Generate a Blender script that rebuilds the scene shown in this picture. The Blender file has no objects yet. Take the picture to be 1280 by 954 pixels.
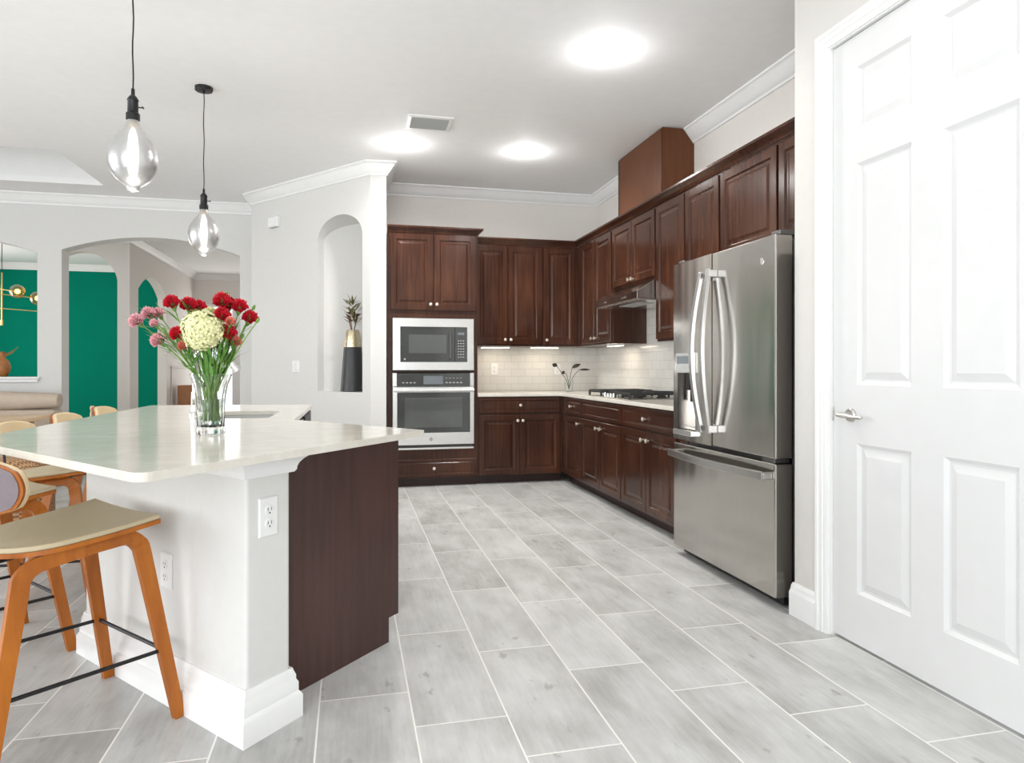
import bpy, bmesh, math, random
from mathutils import Vector, Matrix
random.seed(7)
S = bpy.context.scene
C = S.collection
PI = math.pi
# ---------------------------------------------------------------- camera
CAM_H = 1.13
cam = bpy.data.cameras.new('camera'); cam.sensor_width = 36.0; cam.lens = 24.0
cam.shift_y = -17.0 / 1280.0
cam.clip_start = 0.02; cam.clip_end = 200
co = bpy.data.objects.new('camera', cam); C.objects.link(co)
co.location = (0, 0, CAM_H); co.rotation_euler = (PI / 2, 0, -math.atan(203 / 853.33))
S.camera = co
# ---------------------------------------------------------------- world, lights, exposure
S.view_settings.view_transform = 'Standard'
S.view_settings.look = 'None'
S.view_settings.exposure = 0.0
S.view_settings.gamma = 1.0
S.view_settings.use_curve_mapping = False
w = bpy.data.worlds.new('daylight'); S.world = w; w.use_nodes = True
w.node_tree.nodes['Background'].inputs[0].default_value = (0.95, 0.98, 1.0, 1)
w.node_tree.nodes['Background'].inputs[1].default_value = 1.35

def area(name, loc, rot, sx, sy, power, col=(1, 1, 1), spread=PI):
    l = bpy.data.lights.new(name, 'AREA'); l.shape = 'RECTANGLE'; l.size = sx; l.size_y = sy
    l.energy = power; l.color = col; l.spread = spread
    o = bpy.data.objects.new(name, l); C.objects.link(o); o.location = loc; o.rotation_euler = rot
    return o
# rear, left and dining lamps are added at unseen openings to stand for daylight
area('added_daylight_rear', (-2.3, -3.05, 1.3), (math.radians(116), 0, 0), 5.0, 2.3, 215, (0.94, 0.97, 1.0))  # added fill behind the camera, tilted up to brighten the ceiling
area('added_daylight_left', (-6.75, 2.6, 1.5), (0, -math.radians(105), 0), 2.3, 5.0, 165, (0.95, 0.975, 1.0))
area('added_daylight_dining', (-6.75, 11.4, 1.5), (0, -PI / 2, 0), 2.0, 2.6, 70, (1.0, 0.97, 0.94))  # added to light the dining room from its unseen side
area('daylight_entry_door', (-2.2, 14.7, 1.5), (-PI/2, 0, 0), 1.4, 2.2, 13, (1.0, 0.96, 0.93))

# ---------------------------------------------------------------- materials
def newmat(name):
    m = bpy.data.materials.new(name); m.use_nodes = True
    nt = m.node_tree; b = nt.nodes['Principled BSDF']
    return m, nt, b
def setp(b, **k):
    for kk, v in k.items():
        kk = kk.replace('_', ' ')
        if kk in b.inputs: b.inputs[kk].default_value = v
def texco(nt, scale=(1, 1, 1), kind='Object'):
    t = nt.nodes.new('ShaderNodeTexCoord'); mp = nt.nodes.new('ShaderNodeMapping')
    mp.inputs['Scale'].default_value = scale
    nt.links.new(t.outputs[kind], mp.inputs['Vector']); return mp.outputs['Vector']
def noise(nt, vec, scale, detail=3, rough=0.5):
    n = nt.nodes.new('ShaderNodeTexNoise'); n.inputs['Scale'].default_value = scale
    n.inputs['Detail'].default_value = detail; n.inputs['Roughness'].default_value = rough
    nt.links.new(vec, n.inputs['Vector']); return n.outputs['Fac']
def ramp(nt, fac, stops):
    r = nt.nodes.new('ShaderNodeValToRGB'); e = r.color_ramp.elements
    while len(e) < len(stops): e.new(0.5)
    for i, (p, c) in enumerate(stops):
        e[i].position = p; e[i].color = (*c, 1)
    nt.links.new(fac, r.inputs['Fac']); return r.outputs['Color']
def bump(nt, b, fac, strength, dist=0.002):
    n = nt.nodes.new('ShaderNodeBump'); n.inputs['Strength'].default_value = strength
    n.inputs['Distance'].default_value = dist
    nt.links.new(fac, n.inputs['Height']); nt.links.new(n.outputs['Normal'], b.inputs['Normal'])
def simple(name, col, rough=0.5, metal=0.0, var=0.06, nscale=12, bmp=0.0, **k):
    m, nt, b = newmat(name)
    v = texco(nt); f = noise(nt, v, nscale)
    c0 = tuple(max(0, x * (1 - var)) for x in col); c1 = tuple(min(1, x * (1 + var)) for x in col)
    nt.links.new(ramp(nt, f, [(0.3, c0), (0.7, c1)]), b.inputs['Base Color'])
    setp(b, Roughness=rough, Metallic=metal, **k)
    if bmp: bump(nt, b, noise(nt, v, nscale * 6), bmp)
    return m
def wood(name, dark, mid, light, rough=0.3, coat=0.0, spec=0.4, gscale=(28, 28, 1.6), nscale=1.5):
    m, nt, b = newmat(name)
    v = texco(nt, gscale); f = noise(nt, v, nscale, 5, 0.6)
    v2 = texco(nt, (1.3, 1.3, 0.8)); f2 = noise(nt, v2, 1.7, 2)
    mx = nt.nodes.new('ShaderNodeMath'); mx.operation = 'ADD'
    m1 = nt.nodes.new('ShaderNodeMath'); m1.operation = 'MULTIPLY'; m1.inputs[1].default_value = 0.45
    m2 = nt.nodes.new('ShaderNodeMath'); m2.operation = 'MULTIPLY'; m2.inputs[1].default_value = 0.55
    nt.links.new(f, m1.inputs[0]); nt.links.new(f2, m2.inputs[0])
    nt.links.new(m1.outputs[0], mx.inputs[0]); nt.links.new(m2.outputs[0], mx.inputs[1])
    nt.links.new(ramp(nt, mx.outputs[0], [(0.32, dark), (0.5, mid), (0.68, light)]), b.inputs['Base Color'])
    setp(b, Roughness=rough, Coat_Weight=coat, Coat_Roughness=0.12, Specular_IOR_Level=spec)
    bump(nt, b, f, 0.06, 0.001)
    return m
def brushed(name, col, rough, stretch=(60, 60, 1.2), bs=0.03):
    m, nt, b = newmat(name)
    v = texco(nt, stretch); f = noise(nt, v, 3, 4)
    nt.links.new(ramp(nt, f, [(0.3, tuple(x * 0.94 for x in col)), (0.7, col)]), b.inputs['Base Color'])
    setp(b, Metallic=1.0, Roughness=rough)
    v2 = texco(nt, (3.2, 3.2, 0.5)); bump(nt, b, noise(nt, v2, 2.0, 1), bs, 0.05)
    return m
M = {}
M['wall'] = simple('wall_paint_white', (0.72, 0.712, 0.69), 0.6, var=0.012, nscale=30, bmp=0.10)
M['wall_warm'] = simple('wall_paint_warm', (0.78, 0.745, 0.705), 0.6, var=0.012, nscale=30, bmp=0.06)
M['wall_pantry'] = simple('pantry_wall_paint', (0.69, 0.67, 0.64), 0.6, var=0.012, nscale=30, bmp=0.06)
M['ceiling'] = simple('ceiling_paint', (0.92, 0.92, 0.915), 0.7, var=0.012, nscale=14, bmp=0.12)
M['trim'] = simple('trim_paint', (0.88, 0.88, 0.87), 0.35, var=0.01)
M['door'] = simple('door_paint', (0.75, 0.75, 0.75), 0.32, var=0.01)
M['green'] = simple('green_wall_paint', (0.0, 0.205, 0.135), 0.9, var=0.03, nscale=3, Specular_IOR_Level=0.1)
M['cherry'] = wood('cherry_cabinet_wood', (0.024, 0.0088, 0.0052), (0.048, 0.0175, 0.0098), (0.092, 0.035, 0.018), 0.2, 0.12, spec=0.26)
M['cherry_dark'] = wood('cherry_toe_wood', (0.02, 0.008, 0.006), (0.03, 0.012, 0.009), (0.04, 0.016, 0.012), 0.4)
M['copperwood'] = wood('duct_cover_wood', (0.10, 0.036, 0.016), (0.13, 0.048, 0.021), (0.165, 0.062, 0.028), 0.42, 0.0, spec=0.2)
M['panelwood'] = wood('island_panel_wood', (0.042, 0.018, 0.015), (0.060, 0.026, 0.021), (0.085, 0.038, 0.031), 0.42, 0.1)
M['walnut'] = wood('stool_wood', (0.22, 0.055, 0.004), (0.37, 0.103, 0.006), (0.52, 0.17, 0.014), 0.35, 0.0, gscale=(14, 14, 2.2))
M['pale_wood'] = wood('pale_oak', (0.50, 0.34, 0.20), (0.62, 0.44, 0.27), (0.70, 0.53, 0.35), 0.45)
M['steel'] = brushed('stainless_steel', (0.53, 0.505, 0.475), 0.16, bs=0.06)
M['steel_bright'] = brushed('bright_steel', (0.80, 0.79, 0.77), 0.25, bs=0.01)
M['steel_dark'] = simple('dark_steel', (0.20, 0.20, 0.20), 0.35, 1.0, var=0.03)
M['handle_steel'] = brushed('handle_steel', (0.55, 0.54, 0.53), 0.28, bs=0.01)
M['chrome'] = simple('chrome', (0.8, 0.8, 0.8), 0.08, 1.0, var=0.01)
M['nickel'] = simple('satin_nickel', (0.62, 0.61, 0.58), 0.25, 1.0, var=0.02)
M['nickel_dull'] = simple('brushed_basin_steel', (0.22, 0.215, 0.20), 0.35, 1.0, var=0.03)
M['knob'] = simple('knob_nickel', (0.85, 0.78, 0.68), 0.28, 0.8, var=0.02)
M['black'] = simple('black_metal', (0.012, 0.012, 0.013), 0.4, 0.3, var=0.1)
M['iron'] = simple('cast_iron', (0.018, 0.018, 0.018), 0.55, 0.0, var=0.1)
M['blackglass'] = simple('black_glass', (0.035, 0.038, 0.036), 0.05, 0.0, var=0.02, Specular_IOR_Level=0.9)
M['greyglass'] = simple('grey_window_glass', (0.10, 0.105, 0.10), 0.08, 0.0, var=0.05)
M['display'] = simple('display_glass', (0.16, 0.18, 0.2), 0.15, var=0.05)
M['leather'] = simple('beige_leather', (0.50, 0.415, 0.27), 0.42, var=0.04, nscale=6, bmp=0.05)
M['cream_pad'] = simple('cream_edge', (0.74, 0.58, 0.36), 0.5, var=0.03)
M['backshell'] = simple('veneer_glare_mauve', (0.19, 0.155, 0.17), 0.7, var=0.05, nscale=60, bmp=0.1)  # walnut veneer; its bluish glare is put into the colour
M['plastic'] = simple('white_plastic', (0.86, 0.86, 0.85), 0.35, var=0.01)
M['slot'] = simple('dark_slot', (0.05, 0.05, 0.05), 0.6)
M['brass'] = simple('brass', (0.80, 0.58, 0.24), 0.25, 1.0, var=0.03)
M['gold'] = simple('hammered_gold', (0.70, 0.60, 0.42), 0.18, 1.0, var=0.1, nscale=40, bmp=0.5)
M['charcoal'] = simple('charcoal_ceramic', (0.035, 0.035, 0.038), 0.4, var=0.05)
M['sofa'] = simple('tan_upholstery', (0.56, 0.46, 0.37), 0.8, var=0.05, nscale=20, bmp=0.1)
M['rattan'] = None
M['stemgreen'] = simple('stem_green', (0.17, 0.33, 0.06), 0.5, var=0.25, nscale=30)
M['leafgreen'] = simple('leaf_green', (0.11, 0.27, 0.05), 0.45, var=0.3, nscale=30)
M['darkleaf'] = simple('dark_leaf', (0.035, 0.03, 0.025), 0.5, var=0.4, nscale=20)
M['dryleaf'] = simple('dried_leaf', (0.20, 0.19, 0.08), 0.6, var=0.5, nscale=25)
M['dryrust'] = simple('rusty_dried_leaf', (0.13, 0.05, 0.025), 0.6, var=0.5, nscale=25)
M['red'] = simple('red_petals', (0.62, 0.012, 0.03), 0.5, var=0.25, nscale=60)
M['pink'] = simple('pink_petals', (0.88, 0.46, 0.50), 0.5, var=0.2, nscale=60)
M['salmon'] = simple('salmon_petals', (0.75, 0.24, 0.17), 0.5, var=0.2, nscale=60)
M['creamp'] = simple('cream_petals', (0.80, 0.80, 0.44), 0.55, var=0.12, nscale=60)
M['pottery'] = simple('amber_pottery', (0.42, 0.17, 0.05), 0.3, var=0.2, nscale=14)
M['cardboard'] = simple('orange_brown_wood', (0.42, 0.18, 0.07), 0.5, var=0.06)
M['greyveil'] = simple('vent_grey', (0.42, 0.43, 0.42), 0.5, var=0.02)
# quartz
m, nt, b = newmat('quartz'); v = texco(nt, (1, 1, 1))
f = noise(nt, v, 9, 6, 0.65); f2 = noise(nt, texco(nt, (1.5, 6, 1)), 9, 4)
mm = nt.nodes.new('ShaderNodeMath'); mm.operation = 'MULTIPLY_ADD'; mm.inputs[1].default_value = 0.35
nt.links.new(f2, mm.inputs[0]); nt.links.new(f, mm.inputs[2])
nt.links.new(ramp(nt, mm.outputs[0], [(0.45, (0.66, 0.62, 0.55)), (0.68, (0.71, 0.67, 0.60)), (0.85, (0.75, 0.72, 0.66))]), b.inputs['Base Color'])
setp(b, Roughness=0.12, Specular_IOR_Level=0.3, IOR=1.4); M['quartz'] = m
# glass
def glass(name, col, rough=0.0, ior=1.45):
    m, nt, b = newmat(name)
    setp(b, Base_Color=(*col, 1), Roughness=rough, IOR=ior, Transmission_Weight=1.0)
    v = texco(nt); bump(nt, b, noise(nt, v, 30), 0.02, 0.001); return m
M['glass'] = glass('clear_glass', (0.97, 0.99, 0.98))
M['water'] = glass('water', (0.93, 0.98, 0.93), 0, 1.33)
def thin_glass(name, tint, g0, g1, groughness=0.04):
    m, nt, b = newmat(name); nt.nodes.remove(b)
    out = nt.nodes['Material Output']
    tr = nt.nodes.new('ShaderNodeBsdfTransparent'); tr.inputs[0].default_value = (*tint, 1)
    gl = nt.nodes.new('ShaderNodeBsdfGlossy'); gl.inputs['Roughness'].default_value = groughness
    gl.inputs['Color'].default_value = (0.9, 0.9, 0.9, 1)
    lw = nt.nodes.new('ShaderNodeLayerWeight'); lw.inputs['Blend'].default_value = 0.35
    mr = nt.nodes.new('ShaderNodeMapRange'); mr.inputs['To Min'].default_value = g0; mr.inputs['To Max'].default_value = g1
    nt.links.new(lw.outputs['Facing'], mr.inputs['Value'])
    v = texco(nt, (1, 1, 14)); bp = nt.nodes.new('ShaderNodeBump'); bp.inputs['Strength'].default_value = 0.35; bp.inputs['Distance'].default_value = 0.004
    nt.links.new(noise(nt, v, 12), bp.inputs['Height']); nt.links.new(bp.outputs['Normal'], gl.inputs['Normal'])
    mx = nt.nodes.new('ShaderNodeMixShader')
    nt.links.new(mr.outputs[0], mx.inputs[0]); nt.links.new(tr.outputs[0], mx.inputs[1]); nt.links.new(gl.outputs[0], mx.inputs[2])
    nt.links.new(mx.outputs[0], out.inputs['Surface']); return m
M['smoke'] = thin_glass('smoked_bulb_glass', (0.56, 0.56, 0.56), 0.42, 0.8, 0.28)
M['amberglass'] = thin_glass('amber_globe_glass', (0.95, 0.66, 0.22), 0.08, 0.5)
M['pane'] = thin_glass('window_pane_glass', (0.98, 0.99, 0.99), 0.03, 0.3, 0.01)
def emit(name, col, st):
    m, nt, b = newmat(name)
    setp(b, Base_Color=(*col, 1), Roughness=0.5); b.inputs['Emission Color'].default_value = (*col, 1)
    b.inputs['Emission Strength'].default_value = st
    v = texco(nt); nt.links.new(ramp(nt, noise(nt, v, 5), [(0, col), (1, col)]), b.inputs['Base Color']); return m
M['lamp'] = emit('lamp_lens', (1, 0.98, 0.94), 7)
M['strip'] = emit('warm_strip_lens', (1, 0.90, 0.72), 7)
M['filament'] = emit('filament_glow', (1, 0.98, 0.95), 3.2)
M['warmglow'] = emit('warm_filament', (1, 0.80, 0.42), 8)
# rattan
m, nt, b = newmat('rattan'); v = texco(nt, (1, 1, 1))
wv = nt.nodes.new('ShaderNodeTexChecker'); wv.inputs['Scale'].default_value = 70
wv.inputs['Color1'].default_value = (0.50, 0.30, 0.15, 1); wv.inputs['Color2'].default_value = (0.20, 0.09, 0.035, 1)
nt.links.new(v, wv.inputs['Vector']); nt.links.new(wv.outputs['Color'], b.inputs['Base Color'])
bump(nt, b, wv.outputs['Fac'], 0.6, 0.004); setp(b, Roughness=0.6); M['rattan'] = m
# subway tile
def subway(name, rot):
    m, nt, b = newmat(name)
    t = nt.nodes.new('ShaderNodeTexCoord'); mp = nt.nodes.new('ShaderNodeMapping')
    sx_ = nt.nodes.new('ShaderNodeSeparateXYZ'); cb_ = nt.nodes.new('ShaderNodeCombineXYZ')
    nt.links.new(t.outputs['Object'], sx_.inputs[0]); nt.links.new(sx_.outputs[rot], cb_.inputs[0]); nt.links.new(sx_.outputs[2], cb_.inputs[1])
    mp.inputs['Location'].default_value = (0.03, -0.017, 0)
    nt.links.new(cb_.outputs[0], mp.inputs['Vector'])
    br = nt.nodes.new('ShaderNodeTexBrick'); br.offset = 0.5
    br.inputs['Color1'].default_value = (0.74, 0.72, 0.68, 1); br.inputs['Color2'].default_value = (0.70, 0.68, 0.64, 1)
    br.inputs['Mortar'].default_value = (0.50, 0.48, 0.45, 1)
    br.inputs['Scale'].default_value = 1.0; br.inputs['Mortar Size'].default_value = 0.0016
    br.inputs['Mortar Smooth'].default_value = 0.3
    br.inputs['Brick Width'].default_value = 0.156; br.inputs['Row Height'].default_value = 0.0785
    nt.links.new(mp.outputs['Vector'], br.inputs['Vector']); nt.links.new(br.outputs['Color'], b.inputs['Base Color'])
    inv = nt.nodes.new('ShaderNodeMath'); inv.operation = 'SUBTRACT'; inv.inputs[0].default_value = 1
    nt.links.new(br.outputs['Fac'], inv.inputs[1]); bump(nt, b, inv.outputs[0], 0.5, 0.002)
    setp(b, Roughness=0.12); return m
M['subway_back'] = subway('subway_tile_back', 0)
M['subway_right'] = subway('subway_tile_right', 1)
# floor tile
def floor_mat():
    m, nt, b = newmat('wood_look_floor_tile'); N = nt.nodes; L = nt.links
    t = N.new('ShaderNodeTexCoord'); sp = N.new('ShaderNodeSeparateXYZ'); L.new(t.outputs['Object'], sp.inputs[0])
    def ma(op, a, b_=None, c=None):
        n = N.new('ShaderNodeMath'); n.operation = op
        for i, x in enumerate((a, b_, c)):
            if x is None: continue
            if isinstance(x, (int, float)): n.inputs[i].default_value = x
            else: L.new(x, n.inputs[i])
        return n.outputs[0]
    W, LN, G = 0.2985, 0.7515, 0.0028
    cx = ma('DIVIDE', ma('SUBTRACT', sp.outputs['X'], 0.2), W); ci = ma('FLOOR', cx); fx = ma('SUBTRACT', cx, ci)
    ph = ma('ADD', ma('MULTIPLY', ci, -0.2395), 2.16)
    cy = ma('DIVIDE', ma('SUBTRACT', sp.outputs['Y'], ph), LN); ri = ma('FLOOR', cy); fy = ma('SUBTRACT', cy, ri)
    dx = ma('MULTIPLY', ma('MINIMUM', fx, ma('SUBTRACT', 1, fx)), W)
    dy = ma('MULTIPLY', ma('MINIMUM', fy, ma('SUBTRACT', 1, fy)), LN)
    d = ma('MINIMUM', dx, dy)
    mr = N.new('ShaderNodeMapRange'); mr.inputs['From Min'].default_value = G * 0.75; mr.inputs['From Max'].default_value = G * 1.25
    L.new(d, mr.inputs['Value']); tile = mr.outputs[0]
    cb = N.new('ShaderNodeCombineXYZ'); L.new(ci, cb.inputs[0]); L.new(ri, cb.inputs[1])
    wn = N.new('ShaderNodeTexWhiteNoise'); wn.noise_dimensions = '3D'; L.new(cb.outputs[0], wn.inputs['Vector'])
    off = N.new('ShaderNodeVectorMath'); off.operation = 'MULTIPLY_ADD'
    L.new(wn.outputs['Color'], off.inputs[0]); off.inputs[1].default_value = (37, 23, 11); L.new(t.outputs['Object'], off.inputs[2])
    def nz(scale, sc, det, ro=0.55):
        mp = N.new('ShaderNodeMapping'); mp.inputs['Scale'].default_value = scale; L.new(off.outputs[0], mp.inputs[0])
        return noise(nt, mp.outputs[0], sc, det, ro)
    cloud = nz((1, 0.45, 1), 5.0, 5, 0.6); grain = nz((14, 1.2, 1), 5.0, 4, 0.6); knot = nz((3.0, 1.5, 1), 5.5, 3, 0.5)
    v = ma('ADD', ma('ADD', ma('MULTIPLY', cloud, 0.7), ma('MULTIPLY', grain, 0.22)), ma('MULTIPLY', wn.outputs['Value'], 0.10))
    col = ramp(nt, v, [(0.34, (0.37, 0.365, 0.35)), (0.50, (0.515, 0.512, 0.50)), (0.66, (0.64, 0.64, 0.63))])
    kn = N.new('ShaderNodeMapRange'); kn.inputs['From Min'].default_value = 0.67; kn.inputs['From Max'].default_value = 0.74
    kn.inputs['To Min'].default_value = 0.0; kn.inputs['To Max'].default_value = 0.5
    L.new(knot, kn.inputs['Value'])
    m1 = N.new('ShaderNodeMix'); m1.data_type = 'RGBA'; L.new(kn.outputs[0], m1.inputs['Factor']); L.new(col, m1.inputs['A'])
    m1.inputs['B'].default_value = (0.20, 0.185, 0.165, 1)
    m2 = N.new('ShaderNodeMix'); m2.data_type = 'RGBA'; L.new(tile, m2.inputs['Factor'])
    m2.inputs['A'].default_value = (0.86, 0.84, 0.80, 1); L.new(m1.outputs['Result'], m2.inputs['B'])
    L.new(m2.outputs['Result'], b.inputs['Base Color'])
    setp(b, Roughness=0.38); bump(nt, b, tile, 0.25, 0.0015)
    return m
M['floor'] = floor_mat()

# ---------------------------------------------------------------- mesh helpers
class MB:
    def __init__(s): s.v = []; s.f = []; s.m = Matrix()
    def pt(s, p): s.v.append(tuple(s.m @ Vector(p))); return len(s.v) - 1
    def face(s, idx): s.f.append(tuple(idx))
    def poly(s, pts): s.face([s.pt(p) for p in pts]); return s
    def box(s, x0, x1, y0, y1, z0, z1):
        i = [s.pt(p) for p in [(x0, y0, z0), (x1, y0, z0), (x1, y1, z0), (x0, y1, z0), (x0, y0, z1), (x1, y0, z1), (x1, y1, z1), (x0, y1, z1)]]
        for q in [(0, 3, 2, 1), (4, 5, 6, 7), (0, 1, 5, 4), (1, 2, 6, 5), (2, 3, 7, 6), (3, 0, 4, 7)]: s.face([i[k] for k in q])
        return s
    def loft(s, rings, cap=True, closed=True):
        R = [[s.pt(p) for p in r] for r in rings]; n = len(R[0])
        for a, b in zip(R, R[1:]):
            for k in range(n if closed else n - 1):
                s.face([a[k], a[(k + 1) % n], b[(k + 1) % n], b[k]])
        if cap: s.face(R[0][::-1]); s.face(R[-1])
        return s
    def prism(s, pts, z0, z1):
        return s.loft([[(x, y, z0) for x, y in pts], [(x, y, z1) for x, y in pts]])
    def lathe(s, prof, n=24, c=(0, 0), cap=True):
        return s.loft([[(c[0] + r * math.cos(2 * PI * k / n), c[1] + r * math.sin(2 * PI * k / n), z) for k in range(n)] for r, z in prof], cap)
    def tube(s, pts, r, n=8, r2=None, flat=None):
        pts = [Vector(p) for p in pts]; rings = []; N0 = None
        for i, p in enumerate(pts):
            t = (pts[min(i + 1, len(pts) - 1)] - pts[max(i - 1, 0)]).normalized()
            if N0 is None:
                N0 = t.orthogonal() if flat is None else (Vector(flat) - t * t.dot(Vector(flat)))
            N0 = (N0 - t * t.dot(N0)).normalized(); B = t.cross(N0)
            rr = r[i] if isinstance(r, (list, tuple)) else r
            q = rr if r2 is None else (r2[i] if isinstance(r2, (list, tuple)) else r2)
            if n == 4:
                cs = [(1, 1), (-1, 1), (-1, -1), (1, -1)]
                rings.append([tuple(p + N0 * rr * a + B * q * b) for a, b in cs])
            else:
                rings.append([tuple(p + N0 * rr * math.cos(2 * PI * k / n) + B * q * math.sin(2 * PI * k / n)) for k in range(n)])
        return s.loft(rings)
    def rings(s, x0, x1, z0, z1, prof):
        """front panel facing -y; prof = [(inset, y)] from the back edge inward"""
        rs = [[(x0 + i, y, z0 + i), (x1 - i, y, z0 + i), (x1 - i, y, z1 - i), (x0 + i, y, z1 - i)] for i, y in prof]
        R = [[s.pt(p) for p in r] for r in rs]
        for a, b in zip(R, R[1:]):
            for k in range(4): s.face([a[k], a[(k + 1) % 4], b[(k + 1) % 4], b[k]])
        s.face(R[-1]); s.face(R[0][::-1]); return s
    def build(s, name, mat, parent=None, smooth=False, bevel=0.0, seg=2, sub=0):
        me = bpy.data.meshes.new(name); me.from_pydata(s.v, [], s.f); me.validate()
        bm = bmesh.new(); bm.from_mesh(me); bmesh.ops.recalc_face_normals(bm, faces=bm.faces); bm.to_mesh(me); bm.free()
        me.materials.append(mat)
        o = bpy.data.objects.new(name, me); C.objects.link(o)
        if parent: o.parent = parent
        if smooth:
            for p in me.polygons: p.use_smooth = True
            md = None
        if bevel:
            md = o.modifiers.new('bevel', 'BEVEL'); md.width = bevel; md.segments = seg; md.limit_method = 'ANGLE'; md.angle_limit = math.radians(35)
        if sub:
            md = o.modifiers.new('sub', 'SUBSURF'); md.levels = sub; md.render_levels = sub
        if smooth == 'auto':
            me.set_sharp_from_angle(angle=math.radians(38))
        return o
def thing(name, label, cat, loc=(0, 0, 0), rz=0.0, group=None):
    o = bpy.data.objects.new(name, None); C.objects.link(o); o.empty_display_size = 0.1
    o.location = loc; o.rotation_euler = (0, 0, rz); o['label'] = label; o['category'] = cat
    if group: o['group'] = group
    return o
def tag(o, label, cat, group=None):
    o['label'] = label; o['category'] = cat
    if group: o['group'] = group
    return o
def struct(o): o['kind'] = 'structure'; return o
def dup(root, loc, rz, label, group=None):
    r = root.copy(); C.objects.link(r); r.location = loc; r.rotation_euler = (0, 0, rz); r['label'] = label
    if group: r['group'] = group
    for ch in list(root.children):
        c = ch.copy(); C.objects.link(c); c.parent = r
        for g in ch.children:
            d = g.copy(); C.objects.link(d); d.parent = c
    return r
def sweep(mb, path, prof, closed=False):
    """path: xy points; prof: (out, z); out is to the LEFT of travel"""
    n = len(path); rings = []
    for i, p in enumerate(path):
        p = Vector(p)
        a = Vector(path[i - 1]) if (i > 0 or closed) else None
        b = Vector(path[(i + 1) % n]) if (i < n - 1 or closed) else None
        d1 = (p - a).normalized() if a is not None else None; d2 = (b - p).normalized() if b is not None else None
        if d1 is None: d1 = d2
        if d2 is None: d2 = d1
        n1 = Vector((-d1.y, d1.x)); n2 = Vector((-d2.y, d2.x)); m = (n1 + n2)
        m = m / max(1e-6, m.dot(n1))
        rings.append([(p.x + m.x * o, p.y + m.y * o, z) for o, z in prof])
    if closed: rings.append(rings[0])
    mb.loft(rings, cap=not closed); return mb
def archwall(mb, L, H, holes, th, P0, d, z_base=0.0):
    """plate along direction d from P0 with arched holes (s0,s1,z0,spring,rise); thickness goes to n=(d.y,-d.x)*-1"""
    n = Vector((-d[1], d[0])) * th
    def P(s, z, k): return (P0[0] + d[0] * s + n.x * k, P0[1] + d[1] * s + n.y * k, z)
    def plate(s0, s1, za0, za1, zb0, zb1):
        for k in (0, 1): mb.poly([P(s0, za0, k), P(s1, za1, k), P(s1, zb1, k), P(s0, zb0, k)])
    cur = 0
    for (s0, s1, z0, sp, ri) in sorted(holes):
        plate(cur, s0, z_base, z_base, H, H)
        if z0 > z_base: plate(s0, s1, z_base, z_base, z0, z0); mb.poly([P(s0, z0, 0), P(s1, z0, 0), P(s1, z0, 1), P(s0, z0, 1)])
        c = (s1 - s0) / 2; N = 28
        # circular segment arch
        R = (c * c + ri * ri) / (2 * ri)
        pr = [(s0 + (s1 - s0) * (0.5 - 0.5 * math.cos(PI * k / N)), ) for k in range(N + 1)]
        pr = [(s[0], sp + math.sqrt(max(0, R * R - (s[0] - (s0 + c)) ** 2)) - (R - ri)) for s in pr]
        for a, b in zip(pr, pr[1:]):
            plate(a[0], b[0], a[1], b[1], H, H)
            mb.poly([P(a[0], a[1], 0), P(b[0], b[1], 0), P(b[0], b[1], 1), P(a[0], a[1], 1)])
        for s_, in ((s0,), (s1,)):
            mb.poly([P(s_, z0, 0), P(s_, sp, 0), P(s_, sp, 1), P(s_, z0, 1)])
        cur = s1
    plate(cur, L, z_base, z_base, H, H)
    for s_ in (0, L): mb.poly([P(s_, z_base, 0), P(s_, H, 0), P(s_, H, 1), P(s_, z_base, 1)])
    mb.poly([P(0, H, 0), P(L, H, 0), P(L, H, 1), P(0, H, 1)])
    return mb

CEIL = 3.02
XR, YB = 2.65, 7.127          # right wall, back wall
XP = 1.98                      # pantry wall face
# ================================================================ STRUCTURE
struct(MB().box(-7, 3.2, -3.4, 16, -0.05, 0).build('floor', M['floor']))
# ceiling with a raised tray over the living area
tx0, tx1, ty0, ty1 = -6.3, -2.475, 6.66, 7.86
mb = MB()
for (a, b_, c, d) in [(-7, tx0, -3.4, 16), (tx1, 3.2, -3.4, 16), (tx0, tx1, -3.4, ty0), (tx0, tx1, ty1, 16)]:
    mb.box(a, b_, c, d, CEIL, CEIL + 0.06)
struct(mb.build('ceiling', M['ceiling']))
mb = MB(); TZ = 3.47
mb.box(tx0 - .04, tx0, ty0, ty1, CEIL + .06, TZ).box(tx1, tx1 + .04, ty0, ty1, CEIL + .06, TZ)
mb.box(tx0 - .04, tx1 + .04, ty0 - .04, ty0, CEIL + .06, TZ).box(tx0 - .04, tx1 + .04, ty1, ty1 + .04, CEIL + .06, TZ)
mb.box(tx0 - .04, tx1 + .04, ty0 - .04, ty1 + .04, TZ, TZ + .04)
struct(mb.build('ceiling_tray', M['trim']))
mb = MB(); sweep(mb, [(tx0, ty0), (tx1, ty0), (tx1, ty1), (tx0, ty1)], [(0, TZ - .12), (.02, TZ - .10), (.05, TZ - .05), (.09, TZ - .02), (.09, TZ), (0, TZ)], True)
struct(mb.build('trim_9', M['trim'], smooth='auto'))
# walls
struct(MB().box(XR, XR + .12, 2.74, YB + .12, 0, CEIL).build('wall_right', M['wall_warm']))
struct(MB().box(0.33, XR, YB, YB + .12, 0, CEIL).build('wall_back', M['wall_warm']))
# pantry wall with a door opening
dy0, dy1, dz1 = 1.530, 2.508, 2.487
mb = MB()
mb.box(XP, XP + .12, dy1, 2.737, 0, CEIL).box(XP, XP + .12, -3.2, dy0, 0, CEIL).box(XP, XP + .12, dy0, dy1, dz1, CEIL)
mb.box(XP + .12, XR, 2.617, 2.737, 0, CEIL)
struct(mb.build('wall_pantry', M['wall_pantry']))
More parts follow.
